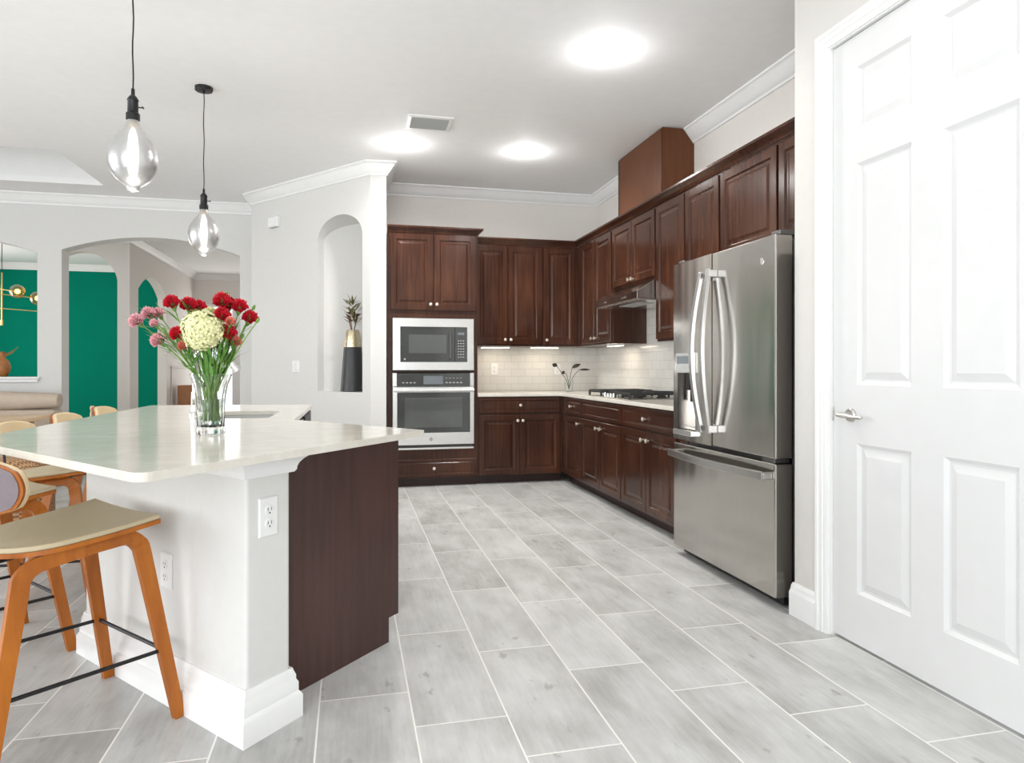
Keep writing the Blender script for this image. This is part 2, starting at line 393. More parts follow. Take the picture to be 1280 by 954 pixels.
# unseen front and left walls; their openings are added to let light in
def wall_open(name, rects, th, mat, axis, pos, a0, a1):
    mb = MB(); cur = a0
    def bx(p, q, z0, z1):
        if axis == 'x': mb.box(p, q, pos, pos + th, z0, z1)
        else: mb.box(pos, pos + th, p, q, z0, z1)
    for (p, q, z0, z1) in rects:
        bx(cur, p, 0, CEIL)
        if z0 > 0: bx(p, q, 0, z0)
        bx(p, q, z1, CEIL); cur = q
    bx(cur, a1, 0, CEIL)
    return struct(mb.build(name, mat))
wall_open('wall_front', [(-4.1, 0.9, 0, 2.55)], .12, M['wall'], 'x', -3.32, -7, 3.2)
wall_open('wall_left', [(0.1, 5.1, 0.35, 2.65), (10.1, 12.7, 0.5, 2.5)], .12, M['wall'], 'y', -7.0, -3.2, 15)
wn = 0
def window(axis, pos, a0, a1, z0, z1, nm, mull=3, facing=-1):
    fr = MB(); t = .06
    def bx(m, p, q, y0, y1, za, zb):
        if axis == 'x': m.box(p, q, pos + y0, pos + y1, za, zb)
        else: m.box(pos + y0, pos + y1, p, q, za, zb)
    bx(fr, a0, a1, .02, .08, z0, z0 + t); bx(fr, a0, a1, .02, .08, z1 - t, z1)
    bx(fr, a0, a0 + t, .02, .08, z0 + t, z1 - t); bx(fr, a1 - t, a1, .02, .08, z0 + t, z1 - t)
    for k in range(1, mull):
        c = a0 + (a1 - a0) * k / mull; bx(fr, c - t / 2, c + t / 2, .02, .08, z0 + t, z1 - t)
    o = struct(fr.build(nm, M['trim']))
    pn = MB(); bx(pn, a0 + t, a1 - t, .045, .055, z0 + t, z1 - t); pn.build('window_pane', M['pane'], o)
    return o
window('x', -3.32, -4.1, 0.9, 0, 2.55, 'window_1')
window('y', -7.0, 0.1, 5.1, 0.35, 2.65, 'window_2', 4)
window('y', -7.0, 10.1, 12.7, 0.5, 2.5, 'window_3', 2)
# niche wall (diagonal) with arched recess
P0 = (0.186, 6.411); P1 = (-1.041, 7.907); Ln = math.dist(P0, P1); dn = ((P1[0] - P0[0]) / Ln, (P1[1] - P0[1]) / Ln)
inn = (0.773, 0.634)
def NP(s, dep=0.0): return (P0[0] + dn[0] * s + inn[0] * dep, P0[1] + dn[1] * s + inn[1] * dep)
mb = MB()
s0, s1, z0n, spn = 0.111, 0.779, 0.90, 2.375
def depth(s):
    x, y = NP(s); return max(0.02, min((7.06 - y) / inn[1], (0.315 - x) / inn[0]))
def NQ(s, z, f=0):
    x, y = NP(s, depth(s) * f) if f else NP(s); return (x, y, z)
def nplate(a, b, za0, za1, zb0, zb1): mb.poly([NQ(a, za0), NQ(b, za1), NQ(b, zb1), NQ(a, zb0)])
nplate(0, s0, 0, 0, CEIL, CEIL); nplate(s1, Ln, 0, 0, CEIL, CEIL); nplate(s0, s1, 0, 0, z0n, z0n)
Nn = 32; cc = (s0 + s1) / 2; hw = (s1 - s0) / 2
pr = [(cc - hw * math.cos(PI * k / Nn), spn + 0.225 * math.sin(PI * k / Nn)) for k in range(Nn + 1)]
for a, b_ in zip(pr, pr[1:]):
    nplate(a[0], b_[0], a[1], b_[1], CEIL, CEIL)
    mb.poly([NQ(a[0], a[1]), NQ(b_[0], b_[1]), NQ(b_[0], b_[1], 1), NQ(a[0], a[1], 1)])
    mb.poly([NQ(a[0], z0n), NQ(b_[0], z0n), NQ(b_[0], z0n, 1), NQ(a[0], z0n, 1)])
    mb.poly([NQ(a[0], z0n, 1), NQ(b_[0], z0n, 1), NQ(b_[0], b_[1], 1), NQ(a[0], a[1], 1)])
for s_ in (s0, s1): mb.poly([NQ(s_, z0n), NQ(s_, spn), NQ(s_, spn, 1), NQ(s_, z0n, 1)])
# end face and returns
E1 = (0.330, 6.401)
mb.poly([(P0[0], P0[1], 0), (E1[0], E1[1], 0), (E1[0], E1[1], CEIL), (P0[0], P0[1], CEIL)])
mb.poly([(E1[0], E1[1], 0), (E1[0], YB + .1, 0), (E1[0], YB + .1, CEIL), (E1[0], E1[1], CEIL)])
mb.poly([(P1[0], P1[1], 0), (P1[0], 8.4, 0), (P1[0], 8.4, CEIL), (P1[0], P1[1], CEIL)])
struct(mb.build('wall_niche', M['wall']))
# arch wall between kitchen / living and foyer
mb = MB(); archwall(mb, 7 - 0.9, CEIL, [(-5.2 + 7, -3.295 + 7, 1.035, 2.38, .17), (-3.063 + 7, -1.233 + 7, 0, 2.425, .17)], .2, (-7, 8.4), (1, 0))
struct(mb.build('wall_arches', M['wall']))
struct(MB().box(-5.25, -3.268, 8.36, 8.63, 1.01, 1.035).box(-5.23, -3.285, 8.375, 8.4, 0.975, 1.01).build('trim_1', M['trim'], bevel=.005))
# foyer / dining
mb = MB(); archwall(mb, 4.2 - 3.04, CEIL, [(4.2 - 4.10, 4.2 - 3.20, 0, 2.365, .40)], .16, (-4.2, 10.7), (1, 0))
struct(mb.build('wall_dining_front', M['wall_warm']))
mb = MB(); archwall(mb, 14.8 - 10.86, CEIL, [(11.1 - 10.86, 12.7 - 10.86, 0, 2.3, .26)], .14, (-3.04, 10.86), (0, 1))
struct(mb.build('wall_dining_side', M['wall_warm']))
struct(MB().box(-7, -3.18, 14.04, 14.14, 0, CEIL).build('wall_green', M['green']))
mb = MB(); fx0, fx1 = -2.98, -2.26
mb.box(-3.18, fx0, 14.8, 14.92, 0, CEIL).box(fx1, -0.9, 14.8, 14.92, 0, CEIL).box(fx0, fx1, 14.8, 14.92, 2.42, CEIL)
struct(mb.build('wall_foyer', M['wall_warm']))
window('x', 14.8, fx0, fx1, 0.0, 2.42, 'window_4', 1)
struct(MB().box(-1.0, -0.9, 8.6, 14.8, 0, CEIL).build('wall_foyer_right', M['wall_warm']))
# entry door right of the sidelight
mb = MB(); mb.rings(-2.16, -1.26, 0.01, 2.40, [(0, 14.795), (0, 14.76), (.12, 14.76), (.13, 14.768), (.16, 14.768), (.18, 14.762)])
d4 = struct(mb.build('door_1', M['trim']))
mb = MB(); mb.tube([(-2.09, 14.76, 1.02), (-2.09, 14.70, 1.02)], .028, 12); mb.tube([(-2.09, 14.70, 1.02), (-1.98, 14.70, 1.02)], .014, 8)
mb.tube([(-2.09, 14.76, 1.16), (-2.09, 14.735, 1.16)], .03, 12)
mb.build('door_handle', M['steel_dark'], d4)
struct(MB().box(-2.255, -2.17, 14.775, 14.8, 0, 2.5).build('trim_2', M['trim']))
# wainscot pilaster seen through the arch
struct(MB().box(-3.039, -3.025, 13.0, 14.5, 0, 1.13).box(-3.039, -3.01, 12.95, 14.55, 1.13, 1.16).build('trim_3', M['wall_warm'], bevel=.004))

# crown mouldings: (out, z) profile
def crownp(h=0.115, p=0.09, z=CEIL):
    return [(0, z - h), (.012, z - h), (.016, z - h + .016), (.03, z - h + .026), (.045, z - h + .05), (p - .02, z - .03), (p - .012, z - .018), (p, z - .014), (p, z), (0, z)]
mb = MB(); sweep(mb, [(XR, 2.74), (XR, YB), (0.335, YB)], crownp()); struct(mb.build('trim_4', M['trim'], smooth='auto'))
mb = MB(); sweep(mb, [(E1[0], YB), (E1[0], E1[1]), P0, P1, (P1[0], 8.39)], crownp()); struct(mb.build('trim_5', M['trim'], smooth='auto'))
mb = MB(); sweep(mb, [(P1[0] - .0, 8.4), (-6.99, 8.4)], crownp()); struct(mb.build('trim_6', M['trim'], smooth='auto'))
mb = MB(); sweep(mb, [(-3.19, 14.04), (-6.99, 14.04)], crownp()); struct(mb.build('trim_7', M['trim'], smooth='auto'))
mb = MB(); sweep(mb, [(-1.0, 14.8), (-3.04, 14.8), (-3.04, 10.7), (-4.2, 10.7)], crownp()); struct(mb.build('trim_8', M['trim'], smooth='auto'))
# backsplash tile
CT = 0.881
struct(MB().box(1.205, XR - .001, YB - .008, YB - .0005, CT, 1.352).build('trim_10', M['subway_back']))
struct(MB().box(XR - .008, XR - .0005, 3.9, YB - .008, CT, 1.80).build('trim_11', M['subway_right']))
# baseboards
bbp = [(0, 0), (.018, 0), (.018, .105), (.013, .12), (.012, .135), (.006, .15), (0, .15)]
mb = MB(); sweep(mb, [(XP, dy1 + .07), (XP, 2.737), (XP + .04, 2.737)], [(o, z) for o, z in bbp]); 
struct(mb.build('baseboard_pantry', M['trim']))
mb = MB(); sweep(mb, [(XP, dy0 - .075), (XP, -3.19)][::-1], bbp); struct(mb.build('baseboard_front', M['trim']))
# door casing
cas = MB()
def casing(mb, y0, y1, z0, z1):
    mb.box(XP - .014, XP, y0, y1, z0, z1)
mb = MB(); cw = .068
prof = [(0, 0), (.008, 0), (.012, .010), (.012, .022), (.016, .026), (.016, .044), (.021, .050), (.021, .064), (.016, cw), (0, cw)]
def cas_ring(y, z, sy, sz, prof):  # profile outward from opening edge
    return [(XP - o, y + sy * d, z + sz * d) for o, d in prof]
rings = [cas_ring(dy1, 0, 1, 0, prof), cas_ring(dy1, dz1, 1, 1, prof), cas_ring(dy0, dz1, -1, 1, prof), cas_ring(dy0, 0, -1, 0, prof)]
mb.loft(rings)
mb.box(XP, XP + .12, dy1 - .006, dy1, 0, dz1).box(XP, XP + .12, dy0, dy0 + .006, 0, dz1).box(XP, XP + .12, dy0 + .006, dy1 - .006, dz1 - .006, dz1)
mb.box(XP + .055, XP + .075, dy1 - .02, dy1 - .006, 0, dz1).box(XP + .055, XP + .075, dy0 + .006, dy1 - .006, dz1 - .02, dz1 - .006)
struct(mb.build('trim_12', M['trim']))
# six-panel pantry door: local x = distance from latch edge (towards hinge), front faces -y(local) = -X(world)
def R90(x, y): return (-PI / 2)
pd = bpy.data.objects.new('door_2', None); C.objects.link(pd); pd.location = (XP + .016, dy1 - .008, 0.012); pd.rotation_euler = (0, 0, -PI / 2); struct(pd)
DW = dy1 - dy0 - .016; DH = dz1 - .022
mb = MB()
cols = [(.136, .411), (DW - .411, DW - .136)]; rows = [(.205, .812), (1.05, 1.945), (2.075, 2.335)]
xs = [0, cols[0][0], cols[0][1], cols[1][0], cols[1][1], DW]; zs = [0, rows[0][0], rows[0][1], rows[1][0], rows[1][1], rows[2][0], rows[2][1], DH]
for i in range(5):
    for j in range(7):
        if i in (1, 3) and j in (1, 3, 5):
            x0, x1, a, b_ = xs[i], xs[i + 1], zs[j], zs[j + 1]
            R = []
            for ins, y in [(0, 0), (.014, .011), (.022, .012), (.05, .003), (.055, .003)]:
                R.append([mb.pt(p) for p in [(x0 + ins, y, a + ins), (x1 - ins, y, a + ins), (x1 - ins, y, b_ - ins), (x0 + ins, y, b_ - ins)]])
            for p, q in zip(R, R[1:]):
                for k in range(4): mb.face([p[k], p[(k + 1) % 4], q[(k + 1) % 4], q[k]])
            mb.face(R[-1])
        else:
            mb.poly([(xs[i], 0, zs[j]), (xs[i + 1], 0, zs[j]), (xs[i + 1], 0, zs[j + 1]), (xs[i], 0, zs[j + 1])])
mb.poly([(0, 0, 0), (0, .035, 0), (0, .035, DH), (0, 0, DH)]); mb.poly([(DW, 0, 0), (DW, .035, 0), (DW, .035, DH), (DW, 0, DH)])
mb.poly([(0, 0, 0), (DW, 0, 0), (DW, .035, 0), (0, .035, 0)]); mb.poly([(0, 0, DH), (DW, 0, DH), (DW, .035, DH), (0, .035, DH)]); mb.poly([(0, .035, 0), (DW, .035, 0), (DW, .035, DH), (0, .035, DH)])
mb.build('door_panel', M['door'], pd)
mb = MB(); hx, hz = .105, .925
mb.tube([(hx, 0.0, hz), (hx, -.006, hz), (hx, -.012, hz)], [.029, .029, .024], 24)
mb.tube([(hx, -.010, hz), (hx, -.045, hz), (hx, -.055, hz)], [.012, .012, .010], 14)
mb.tube([(hx - .012, -.055, hz + .002), (hx + .03, -.057, hz + .001), (hx + .07, -.055, hz - .003), (hx + .115, -.05, hz - .004)], [.011, .010, .009, .008], 12, r2=[.008, .007, .006, .006])
ho = mb.build('door_handle', M['nickel'], pd, smooth='auto')
mb = MB(); mb.box(-.012, .004, -.006, -.001, hz - .03, hz + .03); mb.build('strike_plate', M['nickel'], pd, bevel=.002)

# ================================================================ ISLAND
Q0 = Vector((-.305, 2.155)); dq = Vector((math.cos(math.radians(130.1)), math.sin(math.radians(130.1))))
de = Vector((math.cos(math.radians(48)), math.sin(math.radians(48))))
LQ, LE = 1.161, .219
def W2(a, b): p = Q0 + dq * a + de * b; return (p.x, p.y)
base = thing('island', 'angled kitchen island base with white knee wall and dark wood end panel', 'kitchen island', (Q0.x, Q0.y, 0))
def isl(p): return (p[0] - Q0.x, p[1] - Q0.y)
t_ = .022
# knee wall (wing) then knee wall behind the rear arm
kw = [W2(t_, t_), W2(t_, LE - t_), W2(LQ - .25, LE - t_)]
A0 = (-1.02, 4.72); A1 = (-.86, 4.72)
poly = [W2(t_, t_), W2(t_, LE - t_), W2(LQ - .12, LE - t_), (-.84, 3.25), (-.84, 4.72), (-1.02, 4.72), (-1.02, 3.30), W2(LQ - t_, t_)]
mb = MB(); mb.prism([isl(p) for p in poly], 0, .858)
o = mb.build('knee_wall', M['wall'], base, bevel=.012, seg=3)
# tall baseboard round the wing
bb = [(0, 0), (t_ + .008, 0), (t_ + .008, .070), (t_ + .002, .080), (t_ - .002, .084), (t_ - .002, .112), (t_ - .008, .122), (t_ - .008, .136), (t_ - .014, .150), (t_ - .016, .158), (0, .158)]
mb = MB(); sweep(mb, [isl((-1.02, 4.72)), isl((-1.02, 3.32)), isl(W2(LQ - t_, t_)), isl(W2(t_, t_)), isl(W2(t_, LE - t_)), isl(W2(t_ + .1, LE - t_))], [(-o_, z) for o_, z in bb])
mb.build('baseboard', M['trim'], base, smooth='auto')
# capital under the top
z1 = .860
cp = [(0, z1 - .066), (.010, z1 - .066), (.016, z1 - .058), (.017, z1 - .048), (.022, z1 - .036), (.032, z1 - .024), (.042, z1 - .016), (.044, z1), (0, z1)]
mb = MB(); sweep(mb, [isl(W2(.55, t_)), isl(W2(t_, t_)), isl(W2(t_, LE - t_)), isl(W2(t_ + .12, LE - t_))], [(-o_, z) for o_, z in cp])
mb.build('capital_moulding', M['trim'], base, smooth='auto')
# end panel with toe notch
E0 = Vector((-.176, 2.483)); dd = de; nn = Vector((dd.y, -dd.x))
def EP(s, n=0.0): p = E0 + dd * s + nn * n; return (p.x - Q0.x, p.y - Q0.y)
mb = MB()
prof2 = [(-.075, 0), (.499, 0), (.499, .10), (.562, .10), (.562, .8615), (-.075, .8615)]
mb.loft([[(*EP(s, 0), z) for s, z in prof2], [(*EP(s, -.018), z) for s, z in prof2]])
mb.build('end_panel', M['panelwood'], base, bevel=.0015)
# wing cabinet carcass behind the panel, front faces inwards
def EW(s, a): p = E0 + dd * s + dq * a; return (p.x - Q0.x, p.y - Q0.y)
mb = MB(); mb.prism([EW(.0, .02), EW(.562, .02), EW(.562, .78), EW(.0, .60)], .10, .845)
mb.prism([EW(.0, .02), EW(.499, .02), EW(.499, .76), EW(.0, .60)], 0, .10)
mb.build('cabinet_carcass', M['cherry'], base)
def fdoor(mb, x0, x1, z0, z1, f=.055, t=.02):
    mb.rings(x0, x1, z0, z1, [(0, 0), (0, -t + .003), (.003, -t), (f - .006, -t), (f, -t + .006), (f + .004, -t + .009), (f + .018, -t + .009), (f + .036, -t + .002), (f + .04, -t + .002)])
def fdrawer(mb, x0, x1, z0, z1, f=.028, t=.02):
    mb.rings(x0, x1, z0, z1, [(0, 0), (0, -t + .003), (.003, -t), (f - .004, -t), (f, -t + .005), (f + .006, -t + .006), (f + .012, -t + .003)])
def knobm(x, z, y=-.02):
    mb = MB(); mb.m = Matrix.Translation((x, y, z)) @ Matrix.Rotation(PI / 2, 4, 'X')
    mb.lathe([(.007, 0), (.006, .010), (.012, .015), (.0155, .020), (.0145, .026), (.008, .029)], 14); return mb
# doors on the wing's inner face (edge of the first one shows past the end panel)
ang = math.atan2(dq.y, dq.x)
for k, (a0, a1) in enumerate([(.022, .385), (.389, .75)]):
    hold = MB(); org = Vector(EW(.562, a0)); hold.m = Matrix.Translation((org.x, org.y, 0)) @ Matrix.Rotation(ang, 4, 'Z') @ Matrix.Scale(-1, 4, (0, 1, 0)) if False else Matrix.Translation((org.x, org.y, 0)) @ Matrix.Rotation(ang, 4, 'Z')
    w_ = a1 - a0
    # local -y of rotation 'ang' points to direction ang-90 = away from knee wall
    fdoor(hold, 0, w_, .10, .845)
    hold.build('cabinet_door', M['panelwood'], base)
# rear arm cabinets + dishwasher front (face x = -0.28, facing +x)
mb = MB(); mb.prism([isl(p) for p in [(-.83, 3.46), (-.275, 3.46), (-.275, 4.72), (-.83, 4.72)]], .10, .62)
mb.prism([isl(p) for p in [(-.83, 3.46), (-.36, 3.46), (-.36, 4.72), (-.83, 4.72)]], 0, .10)
mb.prism([isl(p) for p in [(-.32, 3.46), (-.275, 3.46), (-.275, 4.72), (-.32, 4.72)]], .62, .858)
mb.prism([isl(p) for p in [(-.83, 4.70), (-.32, 4.70), (-.32, 4.72), (-.83, 4.72)]], .62, .858)
mb.build('cabinet_carcass', M['cherry'], base)
hold = MB(); hold.m = Matrix.Translation((-.275 - Q0.x, 3.48 - Q0.y, 0)) @ Matrix.Rotation(PI / 2, 4, 'Z')
fdoor(hold, 0, .60, .10, .845); hold.build('cabinet_door', M['cherry'], base)
dw = thing('dishwasher', 'steel dishwasher front in the rear arm of the island beside the sink', 'dishwasher', (-.2745, 4.10, 0), PI / 2)
MB().box(0, .6, -.022, 0, .11, .74).box(0, .6, -.026, 0, .745, .85).build('front', M['black'], dw, bevel=.004)
MB().tube([(.05, -.05, .70), (.55, -.05, .70)], .009, 10).tube([(.06, -.05, .70), (.06, -.02, .70)], .007, 8).tube([(.54, -.05, .70), (.54, -.02, .70)], .007, 8).build('handle', M['steel_bright'], dw, smooth='auto')
# quartz top
def roundpoly(pts, rad, n=5):
    out = []
    for i, p in enumerate(pts):
        r = rad[i]
        if r == 0: out.append(p); continue
        a = Vector(pts[i - 1]); b_ = Vector(pts[(i + 1) % len(pts)]); p = Vector(p)
        u = (a - p).normalized(); v = (b_ - p).normalized(); ang_ = u.angle(v); tl = r / math.tan(ang_ / 2)
        A = p + u * tl; B = p + v * tl; c = p + (u + v).normalized() * (r / math.sin(ang_ / 2))
        a0 = math.atan2(A.y - c.y, A.x - c.x); a1 = math.atan2(B.y - c.y, B.x - c.x); dl = (a1 - a0 + PI) % (2 * PI) - PI
        for k in range(n + 1):
            t = a0 + dl * k / n; out.append((c.x + r * math.cos(t), c.y + r * math.sin(t)))
    return out
def slab(name, outer, holes, z0, z1, mat, parent=None, bevel=.004):
    bm = bmesh.new(); edges = []
    for lp in [outer] + holes:
        vs = [bm.verts.new((x, y, z1)) for x, y in lp]
        for i in range(len(vs)): edges.append(bm.edges.new((vs[i], vs[(i + 1) % len(vs)])))
    bmesh.ops.triangle_fill(bm, use_beauty=True, use_dissolve=False, edges=edges)
    r = bmesh.ops.extrude_face_region(bm, geom=list(bm.faces))
    bmesh.ops.translate(bm, verts=[e for e in r['geom'] if isinstance(e, bmesh.types.BMVert)], vec=(0, 0, z0 - z1))
    bmesh.ops.recalc_face_normals(bm, faces=bm.faces)
    me = bpy.data.meshes.new(name); bm.to_mesh(me); bm.free(); me.materials.append(mat)
    o = bpy.data.objects.new(name, me); C.objects.link(o)
    if parent: o.parent = parent
    if bevel:
        md = o.modifiers.new('bevel', 'BEVEL'); md.width = bevel; md.segments = 2; md.limit_method = 'ANGLE'; md.angle_limit = math.radians(40)
    return o
top = roundpoly([(-.476, 1.736), (.291, 2.698), (-.18, 3.284), (-.255, 3.375), (-.245, 4.76), (-1.266, 4.902), (-1.27, 2.69)], [.03, .02, 0, 0, .0, .03, .04])
skh = roundpoly([(-.735, 3.53), (-.385, 3.53), (-.385, 4.13), (-.735, 4.13)], [.05] * 4)
ct = slab('island_countertop', top, [skh], .862, .885, M['quartz'])
tag(ct, 'large angled white quartz countertop on the island with the sink and flower vase', 'countertop')
# sink
sk = thing('sink', 'stainless undermount sink set in the island countertop', 'sink', (-.560, 3.83, .64))
mb = MB()
def rr(x0, x1, y0, y1, r): return roundpoly([(x0, y0), (x1, y0), (x1, y1), (x0, y1)], [r] * 4)
R_ = []
for (e, z) in [(.018, .221), (-.001, .221), (-.002, .215), (-.012, .04), (-.03, .015), (-.06, .010)]:
    R_.append([(x, y, z) for x, y in rr(-.175 - e, .175 + e, -.30 - e, .30 + e, .05)])
mb.loft(R_, cap=False); mb.face([len(mb.v) - len(R_[0]) + k for k in range(len(R_[0]))])
mb.build('basin', M['nickel_dull'], sk, smooth='auto')
MB().lathe([(.04, .011), (.038, .014), (.02, .012)], 20).build('drain', M['steel_dark'], sk)
# faucet
fa = thing('faucet', 'chrome pull-down gooseneck faucet beside the island sink, behind the bouquet', 'faucet', (-.778, 3.80, .885), 0)
MB().lathe([(.027, 0), (.027, .012), (.018, .02), (.016, .12)], 20).build('base', M['chrome'], fa, smooth='auto')
pts = [(0, 0, .10), (0, 0, .28)] + [(.076 - .076 * math.cos(t), 0, .28 + .076 * math.sin(t)) for t in [PI * k / 12 for k in range(1, 11)]]
MB().tube(pts, .011, 12).build('spout', M['chrome'], fa, smooth='auto')
a = Vector(pts[-1]); dr_ = (a - Vector(pts[-2])).normalized()
MB().tube([tuple(a), tuple(a + dr_ * .03), tuple(a + dr_ * .11)], [.012, .015, .021], 14).build('spray_head', M['chrome'], fa, smooth='auto')
MB().tube([(0, -.015, .06), (0, -.035, .062), (.01, -.085, .09)], [.008, .007, .005], 10).build('lever', M['chrome'], fa, smooth='auto')
# outlets
def outlet(name, label, loc, rz, w_=.075, h=.122, kind='outlet', group=None):
    t = thing(name, label, 'outlet' if kind == 'outlet' else 'switch', loc, rz, group)
    mb = MB(); mb.rings(-w_ / 2, w_ / 2, -h / 2, h / 2, [(0, 0), (0, -.003), (.004, -.006), (.006, -.006)]); mb.build('face_plate', M['plastic'], t)
    if kind == 'outlet':
        for s in (-1, 1):
            mb = MB(); mb.m = Matrix.Translation((0, -.006, s * .021)) @ Matrix.Rotation(PI / 2, 4, 'X'); mb.lathe([(.0165, 0), (.0165, .002), (.015, .003)], 20)
            rc = mb.build('receptacle', M['plastic'], t)
            mb = MB(); z = s * .021
            mb.box(-.0075, -.0055, -.0096, -.0088, z - .001, z + .009).box(.0055, .0075, -.0096, -.0088, z - .001, z + .009)
            mb.m = Matrix.Translation((0, -.0088, z - .008)) @ Matrix.Rotation(PI / 2, 4, 'X'); mb.lathe([(.0028, 0), (.0028, .0008)], 10)
            mb.build('slots', M['slot'], rc)
    else:
        n = 2 if w_ > .1 else 1
        for k in range(n):
            x = 0 if n == 1 else (k - .5) * .046
            mb = MB(); mb.rings(x - .016, x + .016, -.033, .033, [(0, -.006), (0, -.009), (.003, -.011)]); mb.build('rocker', M['plastic'], t)
    return t
p = Q0 + dq * (t_ - .0005) + de * .105
outlet('outlet', 'white duplex outlet on the end of the island post, near the top', (p.x, p.y, .666), math.radians(48))
p = Q0 + dq * .4935 + de * (t_ - .0005)
outlet('outlet', 'white outlet low on the island knee wall behind the stool leg', (p.x, p.y, .437), math.radians(-49.9))
p = NP(1.132 + .0, -.0005); rzn = math.atan2(dn[1], dn[0]) + PI
outlet('light_switch', 'white double switch plate on the diagonal wall left of the niche', (p[0], p[1], 1.146), rzn, .118, .118, 'switch')
p = NP(1.49, -.0005)
t = thing('wall_sensor', 'small white plastic sensor box high on the diagonal wall', 'sensor', (p[0], p[1], 2.66), rzn)
mb = MB(); mb.rings(-.085, .085, -.055, .055, [(0, 0), (0, -.03), (.008, -.04), (.012, -.04)]); mb.build('housing', M['plastic'], t)
MB().box(-.06, .06, -.034, -.004, -.058, -.055).build('grille', M['greyveil'], t)
outlet('outlet', 'white outlet on the back wall tiles, nearest the oven', (1.50, YB - .0085, 1.115), 0)
outlet('outlet', 'white outlet on the back wall tiles behind the small dark plant', (2.20, YB - .0085, 1.115), 0)

# ================================================================ CABINETS
def cabinet(name, label, loc, rz, W, D, z0, z1, doors, drawers=(), toe=False, knobs=(), mat='cherry', split=None, drawer_knobs=(), side_over=0):
    t = thing(name, label, 'cabinet', loc, rz, None)
    mb = MB(); mb.box(0, W, 0, D, z0, z1); mb.build('carcass', M[mat], t, bevel=.001)
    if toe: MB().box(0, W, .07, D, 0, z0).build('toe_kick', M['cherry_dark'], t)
    for k, (a, b_, c, d) in enumerate(doors):
        mb = MB(); fdoor(mb, a, b_, c, d, .058 if (b_ - a) > .3 else .046); dd_ = mb.build('door', M[mat], t)
        if k < len(knobs) and knobs[k]: knobm(knobs[k][0], knobs[k][1]).build('knob', M['knob'], dd_, smooth='auto')
    for k, (a, b_, c, d) in enumerate(drawers):
        mb = MB(); fdrawer(mb, a, b_, c, d); dd_ = mb.build('drawer_front', M[mat], t)
        if k < len(drawer_knobs) and drawer_knobs[k]: knobm(*drawer_knobs[k]).build('knob', M['knob'], dd_, smooth='auto')
    return t
FB = 6.505   # face of base cabinets / tower on the back wall
# oven tower
tw = thing('oven_cabinet', 'tall cherry cabinet housing the built-in microwave and wall oven', 'cabinet', (.343, FB, 0), 0)
W = .861; D = YB - FB - .004
mb = MB()
mb.box(0, .045, 0, D, .08, 2.41).box(W - .035, W, 0, D, .08, 2.41).box(.045, W - .035, 0, D, 1.607, 2.41)
mb.box(.045, W - .035, 0, D, 1.088, 1.101).box(.045, W - .035, 0, D, .08, .352).box(.045, W - .035, D - .02, D, .352, 1.607)
mb.build('carcass', M['cherry'], tw)
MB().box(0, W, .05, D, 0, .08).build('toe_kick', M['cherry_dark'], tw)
for a, b_, kx in [(.028, .432, .405), (.438, .842, .465)]:
    mb = MB(); fdoor(mb, a, b_, 1.678, 2.40, .06); d_ = mb.build('door', M['cherry'], tw); knobm(kx, 1.733).build('knob', M['knob'], d_, smooth='auto')
mb = MB(); fdrawer(mb, .028, .842, .10, .262); d_ = mb.build('drawer_front', M['cherry'], tw); knobm(.437, .175).build('knob', M['knob'], d_, smooth='auto')
cc_ = [(0, 0), (.010, 0), (.014, .012), (.024, .022), (.04, .034), (.05, .045), (.05, .060), (0, .060)]
mb = MB(); sweep(mb, [(W, D - .35), (W, 0), (0, 0)], [(o_, 2.41 + z) for o_, z in cc_]); 
mb.v = [(x, y, z) for x, y, z in mb.v]; mb.build('crown', M['cherry'], tw, smooth='auto')
# microwave
mw = thing('microwave', 'built-in microwave with stainless trim frame above the wall oven', 'microwave', (.343, FB, 0))
x0, x1, z0, z1 = .048, .823, 1.107, 1.602
mb = MB()
ix0, ix1, iz0, iz1 = x0 + .072, x1 - .065, z0 + .078, z1 - .082
fr = [[(x0, -.001, z0), (x1, -.001, z0), (x1, -.001, z1), (x0, -.001, z1)], [(x0, -.022, z0), (x1, -.022, z0), (x1, -.022, z1), (x0, -.022, z1)],
      [(x0 + .004, -.026, z0 + .004), (x1 - .004, -.026, z0 + .004), (x1 - .004, -.026, z1 - .004), (x0 + .004, -.026, z1 - .004)],
      [(ix0, -.026, iz0), (ix1, -.026, iz0), (ix1, -.026, iz1), (ix0, -.026, iz1)], [(ix0 + .004, -.016, iz0 + .004), (ix1 - .004, -.016, iz0 + .004), (ix1 - .004, -.016, iz1 - .004), (ix0 + .004, -.016, iz1 - .004)]]
mb.loft(fr, cap=False); mb.build('trim_frame', M['steel_bright'], mw)
bo = MB().box(ix0, ix1 - .12, -.019, .35, iz0, iz1).build('door', M['blackglass'], mw, bevel=.002)
MB().box(ix0 + .08, ix1 - .20, -.0196, -.0189, iz0 + .085, iz1 - .075).build('door_window', M['greyglass'], bo)
cpn = MB().box(ix1 - .118, ix1, -.019, .35, iz0, iz1).build('control_panel', M['blackglass'], mw, bevel=.002)
MB().box(ix1 - .092, ix1 - .03, -.0198, -.0188, iz1 - .075, iz1 - .05).build('display', M['display'], cpn)
mb = MB()
for i in range(3):
    for j in range(7): mb.box(ix1 - .092 + i * .024, ix1 - .078 + i * .024, -.0197, -.0188, iz0 + .045 + j * .026, iz0 + .052 + j * .026)
mb.build('keypad', M['greyveil'], cpn)
mb = MB(); mb.tube([(ix1 - .165, -.02, iz0 + .03), (ix1 - .165, -.045, iz0 + .04), (ix1 - .165, -.045, iz1 - .04), (ix1 - .165, -.02, iz1 - .03)], .007, 10)
mb.build('door_handle', M['blackglass'], mw, smooth='auto')
